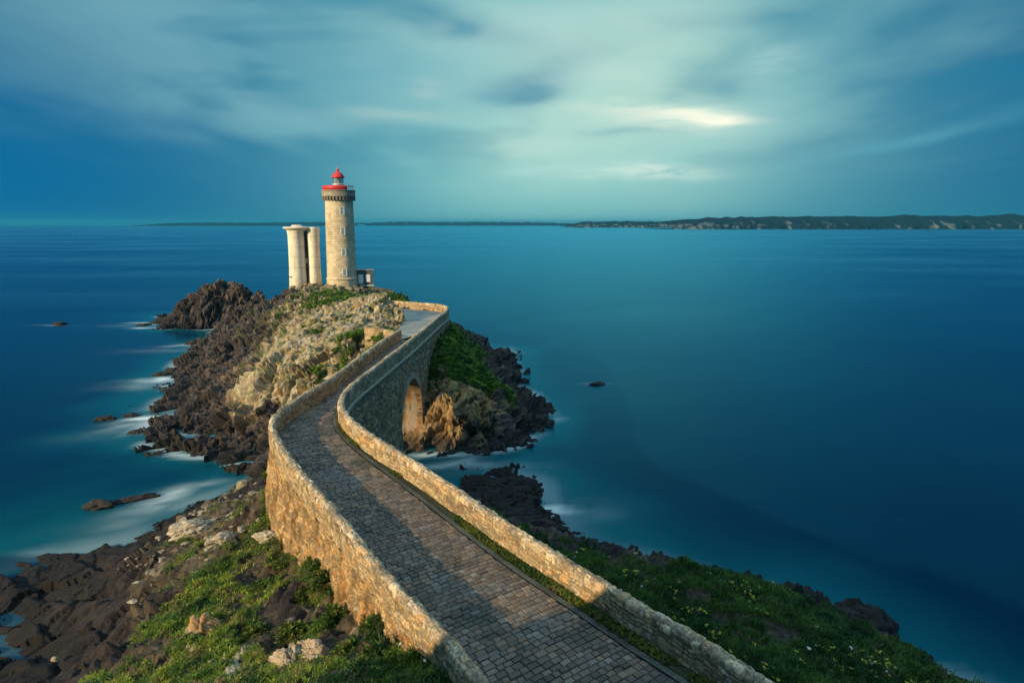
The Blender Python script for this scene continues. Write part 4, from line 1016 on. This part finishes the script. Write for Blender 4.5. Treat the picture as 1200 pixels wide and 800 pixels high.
# ------------------------------------------------------------------ far coasts
def coast(name, px0, px1, D, top, base_h, seed, pale):
    """a long cliffed shore with a wooded top, D metres off; top(px) is its skyline height in metres"""
    n = 420; pxs = np.linspace(px0, px1, n)
    x = (pxs-600)/800*D
    pr = np.array([(0,-.06),(0,.02),(12,.22),(25,.42),(60,.55),(110,.72),(190,.9),(300,1.0),(520,.92),(900,.6)])
    V = []; C = []
    for j, (dy, hz) in enumerate(pr):
        p = np.stack([x*.012, np.full(n, j*1.7), np.zeros(n)], 1)
        y = D+dy+70*fbm(np.stack([x*.004, x*0, x*0+seed],1),4,seed)+ (26*fbm(p*2,3,seed+1) if j else 0)
        z = hz*top(pxs)*(1+.22*fbm(p*1.1,4,seed+2)*(j > 1))+ (9*np.abs(fbm(p*7,3,seed+3)) if j > 4 else 0)
        cl = sstep(.02,.34, fbm(np.stack([x*.03, x*0+j*.9, x*0],1),4,seed+4,.6)-.20+.22*fbm(np.stack([x*.004, x*0, x*0+2],1),2,seed+6)+pale+(.5*np.exp(-((pxs-808)/24)**2)-.12*sstep(850,1000,pxs) if D == 3000 else 0))*(1 if 1 <= j <= 4 else .0)
        c = lerp(np.array([.006,.014,.022])[None]*np.ones((n,3)), np.array([.12,.14,.145])[None], cl[:,None])  # low bluish tone paints cloud shadow into the shore's colour
        V.append(np.stack([x, y, z-2], 1)); C.append(c)
    V = np.stack(V, 1).reshape(-1,3); C = np.stack(C, 1).reshape(-1,3)
    o = make(name, V, grid_faces(n, len(pr)), M_COAST, cols=C); return kind(o, 'structure')
M_COAST = attr_mat('far_coast', .95, .1, (.6,1.4), .03, 0)
coast('coast_hills', 786, 1500, 3000, lambda p: np.interp(p, [780,790,800,830,870,900,960,1200,1500],[22,31,33,44,51,51,55,57,60]), 0, 900, -.02)
coast('coast_hills', 664, 830, 4200, lambda p: np.interp(p, [660,672,690,740,780,830],[4,18,34,36,34,30]), 0, 910, .22)
coast('far_hills', 430, 672, 8000, lambda p: np.interp(p, [430,470,500,560,640,672],[40,55,48,52,44,30])*.8, 0, 920, -.4)
coast('far_hills', 155, 420, 7000, lambda p: np.interp(p, [155,185,230,300,360,420],[2,26,32,30,36,30]), 0, 930, -.4)

# ------------------------------------------------------------------ air
def haze(dens, color):
    m = bpy.data.materials.new('haze'); m.use_nodes = True; N, L = m.node_tree.nodes, m.node_tree.links
    N.remove(N['Principled BSDF']); v = N.new('ShaderNodeVolumePrincipled')
    v.inputs['Color'].default_value = (*color, 1); v.inputs['Density'].default_value = dens; v.inputs['Anisotropy'].default_value = .0
    L.new(v.outputs[0], N['Material Output'].inputs['Volume'])
    o = box_obj('haze', [(0, 0, 42, 54000, 54000, 130)], m, None, 0); kind(o, 'stuff'); return o
HAZE = True
if HAZE: haze(6.5e-5, (.05,.42,.62))

# ------------------------------------------------------------------ sun and sky
SUN_EL, SUN_AZ = 19.0, 47.0       # azimuth measured from straight behind the camera towards the left
sd = np.array([-math.sin(R(SUN_AZ))*math.cos(R(SUN_EL)), -math.cos(R(SUN_AZ))*math.cos(R(SUN_EL)), math.sin(R(SUN_EL))])
ld = bpy.data.lights.new('sun', 'SUN'); ld.energy = 5.0; ld.angle = R(.6); ld.color = (1, .77, .44)
lo = bpy.data.objects.new('sun', ld); col.objects.link(lo); lo.rotation_euler = Vector((-sd).tolist()).to_track_quat('-Z', 'Y').to_euler(); lo.location = (-60, -60, 60)

wd = bpy.data.worlds.new('World'); scene.world = wd; wd.use_nodes = True
N, L = wd.node_tree.nodes, wd.node_tree.links
bg = N['Background']
sky = N.new('ShaderNodeTexSky'); sky.sky_type = 'NISHITA'; sky.sun_disc = False; sky.sun_elevation = R(SUN_EL); sky.sun_rotation = R(180+SUN_AZ)
tc = N.new('ShaderNodeTexCoord'); nrm = N.new('ShaderNodeVectorMath'); nrm.operation = 'NORMALIZE'; L.new(tc.outputs['Generated'], nrm.inputs[0])
sep = N.new('ShaderNodeSeparateXYZ'); L.new(nrm.outputs[0], sep.inputs[0])
def mth(op, a, b=None, c=None, clamp=False):
    n = N.new('ShaderNodeMath'); n.operation = op; n.use_clamp = clamp
    for k, v in enumerate((a, b, c)):
        if v is None: continue
        if isinstance(v, (int, float)): n.inputs[k].default_value = v
        else: L.new(v, n.inputs[k])
    return n.outputs[0]
az = mth('ARCTAN2', sep.outputs[0], sep.outputs[1])            # 0 ahead, + to the right
el = mth('ARCSINE', sep.outputs[2])
cmb = N.new('ShaderNodeCombineXYZ'); L.new(az, cmb.inputs[0]); L.new(el, cmb.inputs[1])
def nz(sx_, sy_, scale, detail, rough, rot=0, off=0, dist_=0):
    mp = N.new('ShaderNodeMapping'); mp.inputs['Scale'].default_value = (sx_, sy_, 1); mp.inputs['Rotation'].default_value = (0,0,rot); mp.inputs['Location'].default_value = (off, off*.7, off)
    L.new(cmb.outputs[0], mp.inputs[0]); n = N.new('ShaderNodeTexNoise'); n.inputs['Scale'].default_value = scale; n.inputs['Detail'].default_value = detail; n.inputs['Roughness'].default_value = rough; n.inputs['Distortion'].default_value = dist_
    L.new(mp.outputs[0], n.inputs['Vector']); return n.outputs['Fac']
w1 = nz(1, 2.2, 2.2, 4, .5, .15, 3); w2 = nz(1, 3.5, 5, 5, .55, .1, 7)
azw = mth('ADD', az, mth('MULTIPLY', mth('SUBTRACT', w1, .5), .22)); elw = mth('ADD', el, mth('MULTIPLY', mth('SUBTRACT', w2, .5), .05))
def blob(a0, e0, sa_, se_, tilt=0, warp=True):
    A = mth('SUBTRACT', azw if warp else az, a0); E_ = mth('SUBTRACT', elw if warp else el, e0)
    ct, st_ = math.cos(tilt), math.sin(tilt)
    u = mth('DIVIDE', mth('ADD', mth('MULTIPLY', A, ct), mth('MULTIPLY', E_, st_)), sa_)
    v = mth('DIVIDE', mth('SUBTRACT', mth('MULTIPLY', E_, ct), mth('MULTIPLY', A, st_)), se_)
    return mth('EXPONENT', mth('MULTIPLY', mth('ADD', mth('MULTIPLY', u, u), mth('MULTIPLY', v, v)), -1))
def ae(px, py):
    p = S(px, py, d=1.0)-np.array([0,0,CAM_H]); return math.atan2(p[0], p[1]), math.asin(p[2]/np.linalg.norm(p))
def mixn(a, b, fac):
    return mixc(N, L, a, b, fac, 'MIX')
def addn(a, b, fac=1.0): return mixc(N, L, a, b, fac, 'ADD')
# blue of the open sky darkening to both sides, a broad brightening ahead, an added glow overhead, out of view, as fill light
glow = blob(ae(650,150)[0], .12, .40, .40, 0, False)
glow2 = blob(ae(690,100)[0], .145, .25, .13, 0, True)
base = mixn((.0,.088,.205), (.11,.42,.46), glow)
base = mixn(base, (.47,.70,.56), mth('MULTIPLY', glow2, .85))
# cloud sheet seen in perspective, drawn out along the wind towards the viewer
zz = mth('ADD', mth('MAXIMUM', sep.outputs[2], 0.0), .07)
cu = mth('DIVIDE', sep.outputs[0], zz); cv = mth('DIVIDE', sep.outputs[1], zz)
cpl = N.new('ShaderNodeCombineXYZ'); L.new(cu, cpl.inputs[0]); L.new(cv, cpl.inputs[1])
def pz(sx_, sy_, rot, off, detail, rough, dist_):
    mp = N.new('ShaderNodeMapping'); mp.inputs['Scale'].default_value = (sx_, sy_, 1); mp.inputs['Rotation'].default_value = (0,0,rot); mp.inputs['Location'].default_value = (off, off*.6, off)
    L.new(cpl.outputs[0], mp.inputs[0]); n = N.new('ShaderNodeTexNoise'); n.inputs['Scale'].default_value = 1; n.inputs['Detail'].default_value = detail; n.inputs['Roughness'].default_value = rough; n.inputs['Distortion'].default_value = dist_
    L.new(mp.outputs[0], n.inputs['Vector']); return n.outputs['Fac']
c1 = pz(.62, .24, .12, 3.1, 3, .5, .6); c2 = pz(1.5, .42, -.1, 9.7, 5, .5, .5); c3 = nz(1, 3.6, 3.2, 3, .5, 0, 23, .5)
csum = mth('ADD', mth('ADD', mth('MULTIPLY', c1, .50), mth('MULTIPLY', c2, .19)), mth('MULTIPLY', c3, .31))
def smooth(v, a, b_):
    q = N.new('ShaderNodeMapRange'); q.interpolation_type = 'SMOOTHSTEP'; q.inputs['From Min'].default_value = a; q.inputs['From Max'].default_value = b_; L.new(v, q.inputs['Value']); return q.outputs[0]
up = smooth(el, .04, .15)
wideglow = blob(ae(620,60)[0], .22, .50, .30, 0, False)
cloudf = mth('MULTIPLY', mth('MULTIPLY', smooth(csum, .43, .61), up), mth('ADD', mth('MULTIPLY', wideglow, .85), .10))
base = mixn(base, (.26,.52,.51), mth('MULTIPLY', cloudf, .8))
gapf = mth('MULTIPLY', mth('MULTIPLY', smooth(csum, .49, .38), up), .45)
base = mixn(base, (.01,.16,.27), gapf)
base = mixn(base, (.66,1.0,1.24), mth('MULTIPLY', smooth(el, .62, 1.05), .9))  # unseen bright zenith, added to fill the shadows
base = mixn(base, (0,.122,.30), mth('MULTIPLY', blob(-.75, .03, .36, .16, 0, False), .85))
# darker gaps
for px, py, sa2, se2, tl, amt in [(620,99,.055,.022,.3,1.0),(600,116,.04,.010,.1,.8),(650,72,.045,.020,.6,.5),(585,110,.05,.014,.1,.5),(540,28,.10,.016,-.22,.8),(455,10,.12,.02,-.15,.8),(740,155,.06,.008,0,.5),(700,60,.05,.012,.2,.3),(890,22,.05,.012,0,.5),(300,98,.09,.012,0,.3),(800,25,.06,.012,0,.35),(845,95,.035,.03,.5,.3)]:
    a0, e0 = ae(px, py); base = mixn(base, (.02,.20,.30), mth('MULTIPLY', blob(a0, e0, sa2, se2, tl), amt))
# bright rifts, frayed along the wind
a0, e0 = ae(785, 133); base = mixn(base, (.72,.84,.68), mth('MULTIPLY', mth('MULTIPLY', blob(a0, e0, .085, .026, -.08), smooth(c3, .35, .55)), .6))
soft = smooth(c3, .25, .55)
fray = smooth(mth('ADD', mth('MULTIPLY', nz(1.3, 9, 10, 5, .58, .05, 31, .5), .6), mth('MULTIPLY', c2, .4)), .32, .56)
for px, py, sa2, se2, tl, c_, amt in [(815,141,.045,.0045,-.06,(1.05,.98,.76),.85),(795,134,.040,.005,-.05,(1.1,1.0,.78),.85),(772,127,.035,.0035,-.1,(1.0,.96,.74),.8),(770,140,.05,.010,-.15,(.66,.76,.62),.55),(735,126,.06,.006,-.1,(.66,.76,.60),.6),(700,118,.06,.006,.1,(.56,.72,.58),.5),(740,75,.10,.040,.2,(.46,.62,.50),.45),(690,45,.12,.03,.25,(.44,.60,.50),.4),(765,200,.06,.007,0,(.60,.76,.66),.8),(700,95,.10,.035,.25,(.50,.70,.62),.55),(640,30,.20,.03,.05,(.45,.64,.58),.45),(480,102,.03,.010,0,(.48,.60,.52),.6),(420,133,.09,.010,-.05,(.40,.56,.50),.55),(600,178,.11,.012,.12,(.46,.66,.58),.6),(260,128,.12,.03,-.12,(.20,.42,.46),.55),(900,78,.05,.014,.2,(.32,.54,.54),.55),(280,45,.30,.045,-.12,(.18,.40,.46),.6),(1060,160,.10,.008,.2,(.10,.34,.42),.5),(650,200,.10,.006,.1,(.42,.66,.60),.5)]:
    a0, e0 = ae(px, py); base = mixn(base, c_, mth('MULTIPLY', mth('MULTIPLY', blob(a0, e0, sa2*1.15, se2*1.25, tl), fray if sa2 < .085 else soft), amt*1.15, None, True))
tint = mixc(N, L, sky.outputs[0], (.05,.35,.72), 1.0, 'MULTIPLY')
fin = addn(mixc(N, L, base, (8.6,8.6,8.6), 1.0, 'MULTIPLY'), tint, .06)
L.new(fin, bg.inputs['Color']); bg.inputs['Strength'].default_value = .12

# ------------------------------------------------------------------ render settings
vs = scene.view_settings; vs.view_transform = 'Standard'; vs.look = 'None'; vs.gamma = 1; vs.use_curve_mapping = False; vs.exposure = .12
scene.render.engine = 'CYCLES'
cy = scene.cycles; cy.use_denoising = True; cy.max_bounces = 6; cy.diffuse_bounces = 3; cy.glossy_bounces = 3; cy.volume_bounces = 1; cy.transparent_max_bounces = 4; cy.sample_clamp_indirect = 4
scene.render.film_transparent = False
